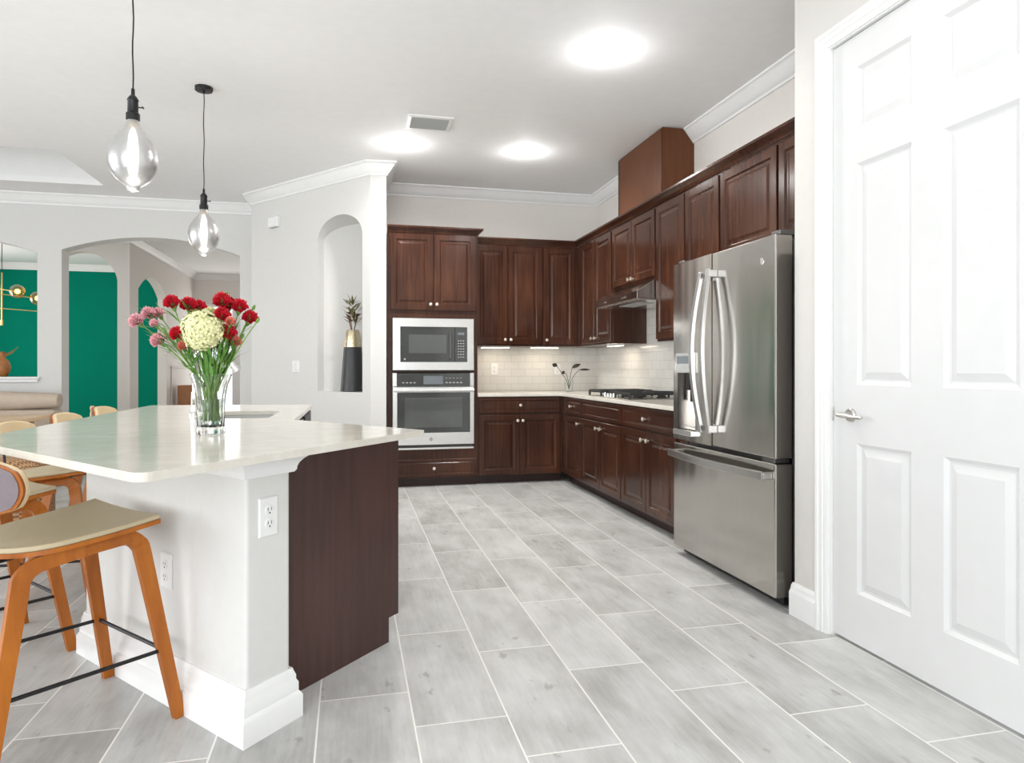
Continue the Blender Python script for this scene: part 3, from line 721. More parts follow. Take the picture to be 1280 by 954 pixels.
MB().box(ix0 + .035, ix0 + .05, -.0197, -.0188, iz0 + .02, iz0 + .035).build('badge', M['greyveil'], mw)
# oven
ov = thing('wall_oven', 'stainless built-in wall oven with black glass door below the microwave', 'oven', (.343, FB, 0))
x0, x1 = .048, .823
MB().box(x0 + .01, x1 - .01, -.001, .5, .36, 1.08).build('body', M['steel_dark'], ov)
for q_ in ((x0, x0 + .04, -.024, -.001, .955, 1.082), (x1 - .038, x1, -.024, -.001, .955, 1.082)): MB().box(*q_).build('side_trim', M['steel_bright'], ov, bevel=.002)
MB().box(x0, x1, -.012, -.001, .355, .375).build('bottom_trim', M['steel_bright'], ov, bevel=.002)
cpn = MB().box(x0 + .04, x1 - .038, -.022, -.001, .955, 1.080).build('control_panel', M['blackglass'], ov, bevel=.002)
MB().box(x0 + .29, x0 + .475, -.0228, -.0218, .975, 1.055).build('display', M['display'], cpn)
mb = MB()
for i in range(5): mb.box(x0 + .50 + i * .035, x0 + .52 + i * .035, -.0226, -.0218, .985, .995).box(x0 + .50 + i * .035, x0 + .515 + i * .035, -.0226, -.0218, 1.03, 1.036)
mb.build('keypad', M['greyveil'], cpn)
for i in range(4): MB().box(x0 + .09 + i * .035, x0 + .11 + i * .035, -.0226, -.0218, .985, .995).build('button', M['greyveil'], cpn)
mb = MB(); z0, z1 = .40, .948
gx0, gx1, gz0, gz1 = x0 + .042, x1 - .04, z0 + .115, z1 - .05
mb.loft([[(a, y, c) for a, c in ((x0 + i, z0 + i), (x1 - i, z0 + i), (x1 - i, z1 - i), (x0 + i, z1 - i))] for i, y in [(0, -.001), (0, -.030), (.003, -.034)]] +
        [[(gx0, -.034, gz0), (gx1, -.034, gz0), (gx1, -.034, gz1), (gx0, -.034, gz1)], [(gx0, -.030, gz0), (gx1, -.030, gz0), (gx1, -.030, gz1), (gx0, -.030, gz1)]], cap=False)
od = mb.build('door', M['steel_bright'], ov)
MB().box(gx0, gx1, -.031, -.003, gz0, gz1).build('door_glass', M['blackglass'], od)
MB().box(gx0 + .07, gx1 - .075, -.0318, -.0308, gz0 + .05, gz1 - .05).build('door_window', M['greyglass'], od)
mb = MB(); mb.tube([(x0 + .01, -.075, .918), (x1 - .01, -.075, .918)], .016, 16)
for xx in (x0 + .05, x1 - .05): mb.tube([(xx, -.034, .918), (xx, -.075, .918)], .010, 10)
mb.build('door_handle', M['steel_bright'], od, smooth='auto')
MB().box(x0 + .01, x1 - .012, -.02, -.001, .377, .398).build('vent_slot', M['slot'], ov)
mb = MB(); mb.m = Matrix.Translation((x0 + .36, -.034, .455)) @ Matrix.Rotation(PI / 2, 4, 'X'); mb.lathe([(.018, 0), (.018, .001), (.016, .0012)], 20); mb.build('badge', M['steel'], ov)

# back uppers: wide double, then single in the corner
UB = 6.775; CZ0, CZ1 = 1.352, 2.385
def kn(x, z): return (x, z)
cabinet('wall_cabinet', 'cherry wall cabinet with two tall doors next to the oven tower', (1.205, UB, 0), 0, .735, YB - UB - .008, CZ0, CZ1,
        [(.02, .355, CZ0 + .02, CZ1 - .02), (.361, .722, CZ0 + .02, CZ1 - .02)], knobs=[(.33, CZ0 + .065), (.388, CZ0 + .065)])
cabinet('wall_cabinet', 'cherry corner wall cabinet with one tall door on the back wall', (1.942, UB, 0), 0, XR - 1.942, YB - UB - .008, CZ0, CZ1,
        [(.006, .338, CZ0 + .02, CZ1 - .02)], knobs=[(.03, CZ0 + .065)])
# right uppers: local x runs toward the camera from y=UB
UX = 2.315; RZ = -PI / 2; DU = XR - UX - .009
def rcab(label, y0, y1, z0, doors, knobs, z1=CZ1):
    ds = [(y0 - a, y0 - b_, z0 + .018, z1 - .02) for a, b_ in doors]
    return cabinet('wall_cabinet', label, (UX, y0, 0), RZ, y0 - y1, DU, z0, z1, ds, knobs=[(y0 - k, z0 + zz) if k else None for k, zz in knobs])
rcab('cherry wall cabinet with two narrow tall doors left of the range hood', 6.752, 5.785, CZ0, [(6.60, 6.235), (6.205, 5.80)], [(6.265, .065), (6.175, .065)])
rcab('short cherry wall cabinet with two doors directly above the range hood', 5.783, 4.877, 1.828, [(5.765, 5.333), (5.327, 4.89)], [(5.365, .045), (5.295, .045)])
rcab('tall narrow cherry wall cabinet to the right of the range hood', 4.875, 4.402, CZ0 - .02, [(4.862, 4.412)], [None and 0 or (0, 0)] and [(0, 0)])
rcab('narrow cherry wall cabinet just left of the refrigerator top', 4.400, 3.933, 1.352, [(4.389, 3.945)], [(0, 0)])
rcab('wide cherry cabinet door above the left of the refrigerator', 3.931, 3.325, 1.815, [(3.922, 3.335)], [(0, 0)])
rcab('cherry cabinet above the refrigerator beside the white pantry wall', 3.323, 2.745, 1.815, [(3.315, 2.76)], [(0, 0)])
# continuous cabinet crown on uppers
mb = MB(); sweep(mb, [(1.206 + .004, UB), (UX, UB), (UX, 2.745)], [(-o_, CZ1 + z) for o_, z in cc_])
tag(mb.build('cabinet_crown', M['cherry'], smooth='auto'), 'dark cherry crown moulding running along the tops of the wall cabinets', 'moulding')
# duct cover
BX = 2.375; by0, by1 = 5.80, 4.915
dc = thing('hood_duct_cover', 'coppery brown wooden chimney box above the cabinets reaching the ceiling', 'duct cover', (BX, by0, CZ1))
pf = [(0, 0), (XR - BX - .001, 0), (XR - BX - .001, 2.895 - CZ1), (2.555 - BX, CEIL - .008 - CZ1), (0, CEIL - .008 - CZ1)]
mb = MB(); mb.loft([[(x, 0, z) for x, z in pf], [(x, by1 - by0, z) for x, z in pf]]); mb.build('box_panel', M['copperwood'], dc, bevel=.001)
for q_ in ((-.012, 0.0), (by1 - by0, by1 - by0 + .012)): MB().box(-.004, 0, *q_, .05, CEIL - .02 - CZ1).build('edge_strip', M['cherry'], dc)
# range hood
HX = 2.145; hy0, hy1 = 5.80, 4.872
rh = thing('range_hood', 'slanted stainless under-cabinet range hood above the cooktop', 'range hood', (HX, hy0, 1.665))
pf = [(0, 0), (0, .058), (.165, .160), (XR - HX - .01, .160), (XR - HX - .01, 0)]
mb = MB(); mb.loft([[(x, 0, z) for x, z in pf], [(x, hy1 - hy0, z) for x, z in pf]]); mb.build('canopy', M['steel'], rh, bevel=.0025)
MB().box(.02, XR - HX - .03, hy1 - hy0 + .02, -.02, -.006, 0).build('underside_panel', M['steel_bright'], rh, bevel=.002)
MB().box(.12, .26, -.68, -.28, -.009, -.006).build('filter', M['greyveil'], rh)
MB().box(-.0015, 0, -.27, -.20, .022, .034).build('badge', M['steel_bright'], rh)
mb = MB(); mb.tube([(-.004, -.70, .03), (-.004, -.62, .03)], .006, 8); mb.build('switch_bar', M['steel_dark'], rh)
# back base cabinet
cabinet('base_cabinet', 'cherry base cabinet with a wide drawer over two doors on the back wall', (1.206, FB, 0), 0, .86, YB - FB - .002, .085, .848,
        [(.012, .415, .088, .672), (.421, .835, .088, .672)], [(.012, .835, .69, .838)], True, [(.392, .615), (.444, .615)], drawer_knobs=[(.42, .765)])
# right base cabinets
BXF = 2.068; DB = XR - BXF - .002
def bcab(label, y0, y1, doors, knobs, drawers, dk):
    return cabinet('base_cabinet', label, (BXF, y0, 0), RZ, y0 - y1, DB, .085, .848,
        [(y0 - a, y0 - b_, .10, .672) for a, b_ in doors], [(y0 - a, y0 - b_, .69, .838) for a, b_ in drawers], True,
        [(y0 - k, .615) for k in knobs], drawer_knobs=[(y0 - k, .765) if k else None for k in dk])
bcab('narrow cherry base cabinet with one drawer and one door in the corner', 6.504, 5.903, [(6.39, 5.912)], [5.97], [(6.39, 5.912)], [6.17])
bcab('cherry base cabinet under the cooktop with false drawer front and two doors', 5.902, 4.966, [(5.893, 5.437), (5.431, 4.975)], [5.48, 5.385], [(5.893, 4.975)], [None])
bcab('cherry base cabinet with a wide drawer over two doors beside the refrigerator', 4.965, 3.90, [(4.956, 4.505), (4.499, 4.05)], [4.545, 4.455], [(4.956, 4.05)], [4.51])
# counter (L shape)
cx_ = BXF - .03; cyb = FB - .025
lp = roundpoly([(1.206, cyb), (cx_, cyb), (cx_, 3.875), (XR - .001, 3.875), (XR - .001, YB - .001), (1.206, YB - .001)], [0, .012, 0, 0, 0, 0])
tag(slab('perimeter_countertop', lp, [], .850, .880, M['quartz']), 'pale quartz countertop along the back wall and under the cooktop', 'countertop')
# under cabinet lights
for k, (x, y, rz, lab) in enumerate([(1.47, 6.93, 0, 'slim lit under-cabinet light nearest the oven tower'), (2.00, 6.93, 0, 'slim lit under-cabinet light on the back wall near the corner'),
                                 (2.47, 6.12, PI / 2, 'slim lit under-cabinet light on the right wall left of the cooktop')]):
    t = thing('under_cabinet_light', lab, 'light', (x, y, 1.338), rz, 'under-cabinet lights')
    MB().box(-.15, .15, -.03, .03, .002, .0135).build('housing', M['plastic'], t)
    MB().box(-.145, .145, -.025, .025, -.002, .002).build('lens', M['strip'], t)
    area('under_cabinet_glow', (x, y, 1.332), (0, 0, rz), .28, .05, 0.6, (1, .88, .72))
# cooktop
ck = thing('cooktop', 'gas cooktop with black cast iron grates on the counter below the hood', 'cooktop', (2.34, 5.37, .880))
cw2, cl = .25, .455
MB().box(-cw2, cw2, -cl, cl, 0, .008).build('tray', M['nickel'], ck, bevel=.004)
for gy in (-.305, 0, .305):
    mb = MB(); zt = .048; r = .008; X0, X1, Y0, Y1 = -.235, .155, gy - .145, gy + .145
    if gy != 0: X1 = .235
    X0 = -.165 if gy == 0 else -.235
    for (p, q) in [((X0, Y0), (X1, Y0)), ((X0, Y1), (X1, Y1)), ((X0, Y0), (X0, Y1)), ((X1, Y0), (X1, Y1)), ((X0, gy), (X1, gy)), (((X0 + X1) / 2, Y0), ((X0 + X1) / 2, Y1))]:
        mb.tube([(p[0], p[1], zt), (q[0], q[1], zt)], r, 4)
    for cx2 in ((X0 * .72 + X1 * .28), (X0 * .28 + X1 * .72)):
        for s1_, s2_ in ((1, 1), (1, -1), (-1, 1), (-1, -1)):
            mb.tube([(cx2 + s1_ * .02, gy + s2_ * .02, zt + .002), (cx2 + s1_ * .075, gy + s2_ * .075, zt + .002)], .005, 4)
    for p in [(X0, Y0), (X0, Y1), (X1, Y0), (X1, Y1)]: mb.tube([(*p, .008), (*p, zt)], r, 4)
    mb.build('grate', M['iron'], ck)
    for bx_ in ((X0 * .72 + X1 * .28), (X0 * .28 + X1 * .72)):
        MB().lathe([(.045, .008), (.045, .014), (.034, .02), (.034, .028), (.02, .031)], 20, (bx_, gy)).build('burner', M['iron'], ck, smooth='auto')
for k in range(5):
    MB().lathe([(.019, .008), (.019, .012), (.015, .014), (.013, .034), (.011, .036)], 14, (-.21, -.13 + k * .065)).build('control_knob', M['steel_bright'], ck, smooth='auto')

# ================================================================ REFRIGERATOR
FX = 1.93; fy0, fy1 = 3.838, 2.812; RT = 1.757
fr_ = thing('refrigerator', 'stainless french-door refrigerator with bottom freezer and water dispenser', 'refrigerator', (FX, fy0, 0), RZ)
FWd = fy0 - fy1; sp_ = fy0 - 3.385
MB().box(.004, FWd - .012, .105, XR - FX - .012, .02, 1.735).build('body', M['steel_dark'], fr_, bevel=.004)
# left door with dispenser recess
zd0 = .702
rx0, rx1, rz0, rz1 = .055, .27, .765, 1.10
mb = MB()
xs = [.0, rx0, rx1, sp_ - .003]; zs = [zd0, rz0, rz1, RT]
for i in range(3):
    for j in range(3):
        if i == 1 and j == 1: continue
        mb.poly([(xs[i], 0, zs[j]), (xs[i + 1], 0, zs[j]), (xs[i + 1], 0, zs[j + 1]), (xs[i], 0, zs[j + 1])])
for a, b_ in [((rx0, rz0), (rx1, rz0)), ((rx1, rz0), (rx1, rz1)), ((rx1, rz1), (rx0, rz1)), ((rx0, rz1), (rx0, rz0))]:
    mb.poly([(a[0], 0, a[1]), (b_[0], 0, b_[1]), (b_[0], .075, b_[1]), (a[0], .075, a[1])])
mb.poly([(rx0, .075, rz0), (rx1, .075, rz0), (rx1, .075, rz1), (rx0, .075, rz1)])
x0, x1 = 0, sp_ - .003
for f in [[(x0, 0, zd0), (x1, 0, zd0), (x1, .095, zd0), (x0, .095, zd0)], [(x0, 0, RT), (x1, 0, RT), (x1, .095, RT), (x0, .095, RT)], [(x0, 0, zd0), (x0, 0, RT), (x0, .095, RT), (x0, .095, zd0)], [(x1, 0, zd0), (x1, 0, RT), (x1, .095, RT), (x1, .095, zd0)], [(x0, .095, zd0), (x1, .095, zd0), (x1, .095, RT), (x0, .095, RT)]]: mb.poly(f)
ld = mb.build('left_door', M['steel'], fr_)
MB().box(rx0 - .005, rx1 + .005, -.012, .0, rz1, rz1 + .12).build('dispenser_panel', M['steel_bright'], ld, bevel=.003)
MB().box(rx0 + .012, rx1 - .012, -.013, -.0118, rz1 + .055, rz1 + .10).build('dispenser_display', M['display'], ld)
MB().box(rx0 - .005, rx1 + .005, -.03, .04, rz0 - .03, rz0).build('drip_tray', M['steel_bright'], ld, bevel=.003)
MB().box(rx0 + .085, rx0 + .135, .005, .04, rz1 - .10, rz1).box(rx0 + .095, rx0 + .125, .03, .045, rz1 - .17, rz1 - .09).build('dispenser_spout', M['black'], ld, bevel=.003)
MB().box(sp_ + .003, FWd, 0, .095, zd0, RT).build('right_door', M['steel'], fr_, bevel=.008, seg=3)
fz = MB().box(0, FWd, 0, .095, .052, .680).build('freezer_drawer', M['steel'], fr_, bevel=.008, seg=3)
def bowhandle(x, z0, z1, par, dirx):
    n = 16; pts = []
    for k in range(n + 1):
        t = k / n; z = z0 + (z1 - z0) * t; pts.append((x + dirx * (.016 * math.sin(PI * t) - .006), -.042 - .052 * math.sin(PI * t), z))
    mb = MB(); mb.tube(pts, .016, 4, r2=.010, flat=(1, 0, 0))
    mb.box(x - .014, x + .014, -.050, 0, z1 - .045, z1 - .005).box(x - .014, x + .014, -.050, 0, z0 + .005, z0 + .045)
    mb.build('handle', M['handle_steel'], par, bevel=.003)
bowhandle(sp_ - .045, .775, 1.655, ld, -1)
rd = [c for c in fr_.children if c.name.startswith('right_door')][0]
bowhandle(sp_ + .048, .775, 1.665, rd, 1)
pts = []
for k in range(21):
    t = k / 20; pts.append((.03 + (FWd - .06) * t, -.045 - .035 * math.sin(PI * t), .622))
mb = MB(); mb.tube(pts, .020, 4, r2=.009, flat=(0, 0, 1)); mb.box(.02, .06, -.05, 0, .607, .637).box(FWd - .06, FWd - .02, -.05, 0, .607, .637)
mb.build('handle', M['handle_steel'], fz, bevel=.003)
MB().box(FWd - .075, FWd - .008, .03, .25, RT, RT + .022).build('hinge_cover', M['steel_dark'], fr_, bevel=.004)
MB().box(.008, .075, .03, .25, RT, RT + .022).build('hinge_cover', M['steel_dark'], fr_, bevel=.004)
MB().box(FWd - .12, FWd - .02, .01, .09, .681, .701).build('lower_hinge', M['steel_dark'], fr_, bevel=.003)
mb = MB(); mb.m = Matrix.Translation((FWd - .105, 0, 1.642)) @ Matrix.Rotation(PI / 2, 4, 'X'); mb.lathe([(.017, 0), (.017, .0015), (.014, .002)], 20); mb.build('badge', M['steel_bright'], rd)
MB().box(.02, FWd - .02, .06, .12, .012, .052).build('kick_grille', M['black'], fr_)

# ================================================================ CEILING FITTINGS
cans = [(1.495, 3.831, 'recessed ceiling light nearest the camera, above the floor by the pantry'), (.433, 5.818, 'recessed ceiling light beside the vent, in front of the niche wall'), (1.498, 5.784, 'recessed ceiling light nearest the wooden duct box')]
cans += [(.433, 1.75, 'added unseen ceiling light above the camera, island side'), (1.495, 1.75, 'added unseen ceiling light above the camera, door side'), (.433, -.4, 'added unseen ceiling light behind the camera'), (-2.2, .6, 'added unseen ceiling light over the living side behind the stools')]  # extra unseen cans, added so floor bounce brightens the ceiling
for (x, y, lab) in cans:
    t = thing('recessed_light', lab, 'ceiling light', (x, y, CEIL), 0, 'recessed ceiling lights')
    MB().lathe([(.095, 0), (.095, -.004), (.075, -.008), (.070, -.003), (.070, 0)], 32).build('trim_ring', M['trim'], t, smooth='auto')
    MB().lathe([(.069, -.004), (.05, -.006), (.001, -.007)], 32).build('lens', M['lamp'], t)
    l = bpy.data.lights.new('recessed_lamp', 'SPOT'); l.energy = 105 if y > 3 else 9; l.spot_size = math.radians(165); l.spot_blend = .8; l.shadow_soft_size = .07; l.color = (1, .98, .95)
    lo = bpy.data.objects.new('recessed_lamp', l); C.objects.link(lo); lo.location = (x, y, CEIL - .02)
    l = bpy.data.lights.new('added_ceiling_spill', 'POINT'); l.energy = (3.6 if y > 3 else .4); l.shadow_soft_size = .06  # added point lamp below each can, brightens ceiling and walls
    lo = bpy.data.objects.new('added_ceiling_spill', l); C.objects.link(lo); lo.location = (x, y, CEIL - .12)
vt = thing('ceiling_vent', 'white rectangular ceiling air vent with grey louvres', 'vent', (.598, 5.265, CEIL))
mb = MB(); mb.loft([[(sx * (.175 - i), sy * (.15 - i), z) for sx, sy in ((-1, -1), (1, -1), (1, 1), (-1, 1))] for i, z in [(0, 0), (0, -.006), (.006, -.010), (.030, -.012), (.032, -.004)]], cap=False)
mb.build('frame', M['trim'], vt)
MB().box(-.145, .145, -.12, .12, -.002, 0).build('backing', M['greyveil'], vt)
for k in range(8):
    y = -.105 + k * .03; mb = MB(); mb.poly([(-.144, y, -.003), (.144, y, -.003), (.144, y + .018, -.010), (-.144, y + .018, -.010)]); mb.poly([(-.144, y, -.0045), (.144, y, -.0045), (.144, y + .018, -.0115), (-.144, y + .018, -.0115)])
    mb.build('louvre', M['greyveil'], vt)
# pendants
def bulbprof(s=1.0):
    pr = [(.018, 0), (.024, .004), (.026, .014), (.032, .024), (.050, .036), (.070, .054), (.089, .082), (.099, .115), (.101, .145), (.096, .178), (.083, .210), (.063, .240), (.043, .264), (.030, .284), (.025, .300), (.022, .315)]
    return [(r, z) for r, z in pr]
def pendant(label, loc, ztop_bulb):
    t = thing('pendant_light', label, 'pendant light', (loc[0], loc[1], CEIL), 0, 'pendant bulbs over the island')
    MB().lathe([(.058, 0), (.058, -.020), (.055, -.025), (.008, -.027), (.008, -.040)], 10).build('canopy', M['black'], t)
    zb = ztop_bulb - CEIL
    pts = [(.002 * math.sin(k * 1.3), .002 * math.cos(k * .9), -.035 + (zb + .135 + .035) * k / 12) for k in range(13)]; pts[0] = (0, 0, -.035); pts[-1] = (0, 0, zb + .135)
    MB().tube(pts, .0032, 8).build('cord', M['black'], t, smooth='auto')
    so = MB().lathe([(.022, zb), (.028, zb + .004), (.028, zb + .030), (.022, zb + .036), (.021, zb + .085), (.024, zb + .090), (.016, zb + .105), (.008, zb + .112), (.007, zb + .14)], 20).build('socket', M['black'], t, smooth='auto')
    MB().tube([(.020, 0, zb + .06), (.040, 0, zb + .06)], .003, 8).tube([(.040, -.007, zb + .06), (.040, .007, zb + .06)], .004, 8).build('switch_key', M['black'], so)
    mb = MB(); mb.lathe([(r, zb - .31 + z) for r, z in bulbprof()], 40, cap=False)
    g = mb.build('bulb', M['smoke'], t, smooth=True)
    MB().lathe([(.002, zb - .262), (.012, zb - .255), (.021, zb - .21), (.023, zb - .14), (.018, zb - .07), (.008, zb - .035), (.002, zb - .03)], 16).build('filament', M['filament'], g, smooth=True)
    MB().lathe([(.019, zb - .004), (.021, zb - .02), (.012, zb - .028)], 16).build('bulb_cap', M['cream_pad'], g)
    l = bpy.data.lights.new('pendant_lamp', 'POINT'); l.energy = 9; l.shadow_soft_size = .05; l.color = (1, .96, .9)
    lo = bpy.data.objects.new('pendant_lamp', l); C.objects.link(lo); lo.location = (loc[0], loc[1], ztop_bulb - .36)
pendant('nearer pendant with black cord and large smoked oval bulb', (-.925, 3.30), 2.215)
pendant('farther pendant with round black canopy on the ceiling and smoked oval bulb', (-.955, 4.953), 2.195)

# ================================================================ BOUQUET
VX, VY, VZ = -.500, 2.715, .885
vs = thing('flower_vase', 'fluted clear glass vase holding the bouquet on the island', 'vase', (VX, VY, VZ))
def flute(r, z, n=48, amp=.0015): return [((r + amp * math.cos(12 * 2 * PI * k / n)) * math.cos(2 * PI * k / n), (r + amp * math.cos(12 * 2 * PI * k / n)) * math.sin(2 * PI * k / n), z) for k in range(n)]
out_ = [(.046, 0), (.050, .005), (.050, .02), (.047, .03), (.048, .09), (.051, .14), (.058, .18), (.070, .212), (.074, .222)]
inn_ = [(.071, .222), (.066, .210), (.054, .18), (.047, .14), (.044, .09), (.043, .035), (.038, .028)]
mb = MB(); mb.loft([flute(r, z) for r, z in out_ + inn_]); mb.build('glass_body', M['glass'], vs, smooth='auto')
MB().lathe([(.0425, .0365), (.0435, .09), (.0455, .13)], 32).build('water', M['water'], vs, smooth='auto')
f_ = 853.33; aY = math.atan(203 / f_); Fv = Vector((math.sin(aY), math.cos(aY))); Rv = Vector((math.cos(aY), -math.sin(aY)))
def at(u, v, y):   # helper: position at depth y along the photo ray, used only to place things
    d = Fv * f_ + Rv * (u - 640); t = y / d.y
    return Vector((d.x * t, y, CAM_H + (460 - v) * t))
def petal_ball(mb, c, r, n, up, ruff=.35, layers=4):
    """carnation: layered ruffled discs"""
    up = Vector(up).normalized(); a = up.orthogonal().normalized(); b_ = up.cross(a)
    for L in range(layers):
        el = L / (layers - 1); R = r * (1.0 - .72 * el * el); h = r * (-.05 + .95 * el); m_ = 26; ph = random.random() * 6
        ri = []; ro = []
        for k in range(m_):
            t = 2 * PI * k / m_ + ph
            rr_ = R * (1 + .13 * math.sin(5 * t + L) + .06 * random.uniform(-1, 1)); hh = h + r * ruff * .5 * math.sin(9 * t + L * 2) + random.uniform(-.06, .06) * r
            ro.append(tuple(Vector(c) + a * rr_ * math.cos(t) + b_ * rr_ * math.sin(t) + up * hh))
            ri.append(tuple(Vector(c) + a * R * .3 * math.cos(t) + b_ * R * .3 * math.sin(t) + up * (h - r * .35)))
        io = [mb.pt(p) for p in ri]; oo = [mb.pt(p) for p in ro]; cp_ = mb.pt(tuple(Vector(c) + up * (h - r * .5)))
        for k in range(m_):
            mb.face([io[k], io[(k + 1) % m_], oo[(k + 1) % m_], oo[k]]); mb.face([cp_, io[(k + 1) % m_], io[k]])
def bez(p0, p1, p2, n=10):
    return [tuple(Vector(p0) * (1 - t) ** 2 + Vector(p1) * 2 * t * (1 - t) + Vector(p2) * t * t) for t in [k / n for k in range(n + 1)]]
def blade(mb, p, d, L, w_, bend=.3, up=(0, 0, 1)):
    d = Vector(d).normalized(); s = d.cross(Vector(up)); s = s.normalized() if s.length > .01 else Vector((1, 0, 0)); n_ = s.cross(d)
    k = 6; Lr = []; 
    for i in range(k + 1):
        t = i / k; c = Vector(p) + d * L * t - n_ * bend * L * t * t * (1) ; ww = w_ * math.sin(PI * min(1, t * .92 + .08)) + .0004
        Lr.append((mb.pt(tuple(c - s * ww)), mb.pt(tuple(c + n_ * ww * .25)), mb.pt(tuple(c + s * ww))))
    for a, b_ in zip(Lr, Lr[1:]): mb.face([a[0], a[1], b_[1], b_[0]]); mb.face([a[1], a[2], b_[2], b_[1]])
base_pt = Vector((0, 0, .045))
root0 = Vector((VX, VY, VZ))
def flower(name, label, cat, u, v, yd, r, mat, kind, group=None):
    P = at(u, v, VY + yd) - root0
    t = thing(name, label, cat, tuple(root0), 0, group)
    rim_dir = Vector((P.x, P.y, 0)); rl = rim_dir.length
    ex = rim_dir.normalized() * min(.038, rl * .45) if rl > .001 else Vector((0, 0, 0))
    q = Vector((-ex.x * .6 + random.uniform(-.008, .008), -ex.y * .6 + random.uniform(-.008, .008), .045 + random.uniform(0, .01)))
    rim = Vector((ex.x, ex.y, .20)); up = (P - rim).normalized()
    pts = [tuple(q * (1 - k / 4) + rim * (k / 4)) for k in range(4)] + bez(rim, rim + (P - rim) * .5 + Vector((0, 0, .02)), P - up * r * .3, 7)
    MB().tube(pts, .0022 if kind != 'ball' else .004, 6).build('stem', M['stemgreen'], t, smooth='auto')
    if kind == 'carn':
        mb = MB(); petal_ball(mb, P - Vector((0, .006, 0)), r * 1.12, 1, up * .5 + Vector((0, -.75, .35)), layers=6); mb.build('bloom', mat, t)
        mb = MB(); mb.tube([tuple(P - up * r * 1.35), tuple(P - up * r * .9), tuple(P - up * r * .1)], [.003, r * .33, r * .42], 10); mb.build('calyx', M['leafgreen'], t, smooth='auto')
    elif kind == 'ball':
        mb = MB(); N = 150
        for k in range(N):
            zz = 1 - 2 * (k + .5) / N; th = k * 2.39996; s = math.sqrt(1 - zz * zz); nrm = Vector((s * math.cos(th), s * math.sin(th), zz))
            cpt = P + nrm * r * random.uniform(.86, 1.0); a = nrm.orthogonal().normalized(); b_ = nrm.cross(a); rot = random.random() * 6; ps = r * .21
            for j in range(4):
                an = rot + j * PI / 2; d1 = a * math.cos(an) + b_ * math.sin(an); d2 = a * -math.sin(an) + b_ * math.cos(an)
                lift = nrm * random.uniform(-.2, .35) * ps
                mb.poly([tuple(cpt), tuple(cpt + d1 * ps * .55 + d2 * ps * .42 + lift * .5), tuple(cpt + d1 * ps + lift), tuple(cpt + d1 * ps * .55 - d2 * ps * .42 + lift * .5)])
        mb.lathe([(r * .05, -r * .78), (r * .55, -r * .6), (r * .8, 0), (r * .55, r * .6), (r * .05, r * .78)], 16)
        for i in range(len(mb.v) - 80, len(mb.v)): x, y, z = mb.v[i]; mb.v[i] = (x + P.x, y + P.y, z + P.z)
        mb.build('bloom', mat, t)
    elif kind == 'bud':
        mb = MB(); mb.tube([tuple(P - up * r), tuple(P - up * r * .3), tuple(P + up * r * .5), tuple(P + up * r * 1.3)], [.001, r * .55, r * .5, .0008], 8); mb.build('bud', mat, t, smooth='auto')
    nl = 0 if kind == 'bud' else 6
    if nl:
        mb = MB()
        for k in range(nl):
            f = random.uniform(.25, .9); pp = rim + (P - rim) * f; dirv = up + Vector((random.uniform(-.7, .7), random.uniform(-.7, .3), random.uniform(-.2, .5)))
            blade(mb, tuple(pp), dirv, random.uniform(.04, .085), random.uniform(.003, .007))
        mb.build('leaves', M['leafgreen'], t)
    return t
G = 'carnations in the island bouquet'
for u, v, yd, r, lab in [(215, 378, -.03, .026, 'small red carnation rising alone at the upper left of the bouquet'), (236, 381, .02, .028, 'red carnation above the left shoulder of the hydrangea'),
        (249, 384, .05, .026, 'bright red carnation just above the top of the hydrangea'), (278, 376, -.04, .030, 'large red carnation at the top right of the bouquet'),
        (286, 380, .03, .027, 'red carnation tucked behind the top right carnation'), (300, 383, .0, .027, 'red carnation at the upper right below the outer bud'),
        (313, 397, .03, .027, 'outermost red carnation on the right of the bouquet'), (278, 393, -.05, .026, 'red carnation touching the upper right edge of the hydrangea'),
        (285, 415, -.03, .029, 'red carnation beside the right edge of the hydrangea'), (289, 424, .02, .022, 'red carnation lowest on the right side'),
        (222, 417, -.06, .025, 'red carnation beside the left edge of the hydrangea')]:
    flower('red_carnation', lab, 'flower', u, v, yd, r, M['red'], 'carn', G)
for u, v, yd, r, lab in [(171, 401, .0, .025, 'leftmost pink carnation in the bouquet'), (186, 392, .02, .024, 'pink carnation at the top of the left cluster'), (198, 392, .05, .021, 'pink carnation right of the left cluster top'),
        (193, 404, -.03, .015, 'half-open pink carnation within the left cluster'), (198, 425, -.02, .025, 'pink carnation hanging lowest on the left')]:
    flower('pink_carnation', lab, 'flower', u, v, yd, r, M['pink'], 'carn', G)
for u, v, yd, r, lab in [(229, 432, -.05, .018, 'salmon carnation under the left side of the hydrangea'), (288, 402, -.06, .018, 'salmon carnation between the red ones at right'), (296, 427, .0, .020, 'salmon carnation low on the right, the palest there')]:
    flower('salmon_carnation', lab, 'flower', u, v, yd, r, M['salmon'], 'carn', G)
flower('hydrangea', 'large pale yellow-green hydrangea head at the centre of the bouquet', 'flower', 253, 413, -.05, .078, M['creamp'], 'ball')
flower('cream_carnation', 'cream carnation peeking above the right of the hydrangea', 'flower', 264, 393, .0, .026, M['creamp'], 'carn')
for u, v, yd, lab in [(317, 385, .02, 'dark bud sticking out at the upper right of the bouquet'), (322, 401, -.02, 'dark bud sticking out farthest right'), (303, 421, .03, 'dark bud low on the right side'), (284, 368, .03, 'dark bud above the bouquet top'), (206, 413, .0, 'closed bud between the pink and red carnations at left')]:
    flower('flower_bud', lab, 'flower bud', u, v, yd, .011, M['stemgreen'], 'bud')
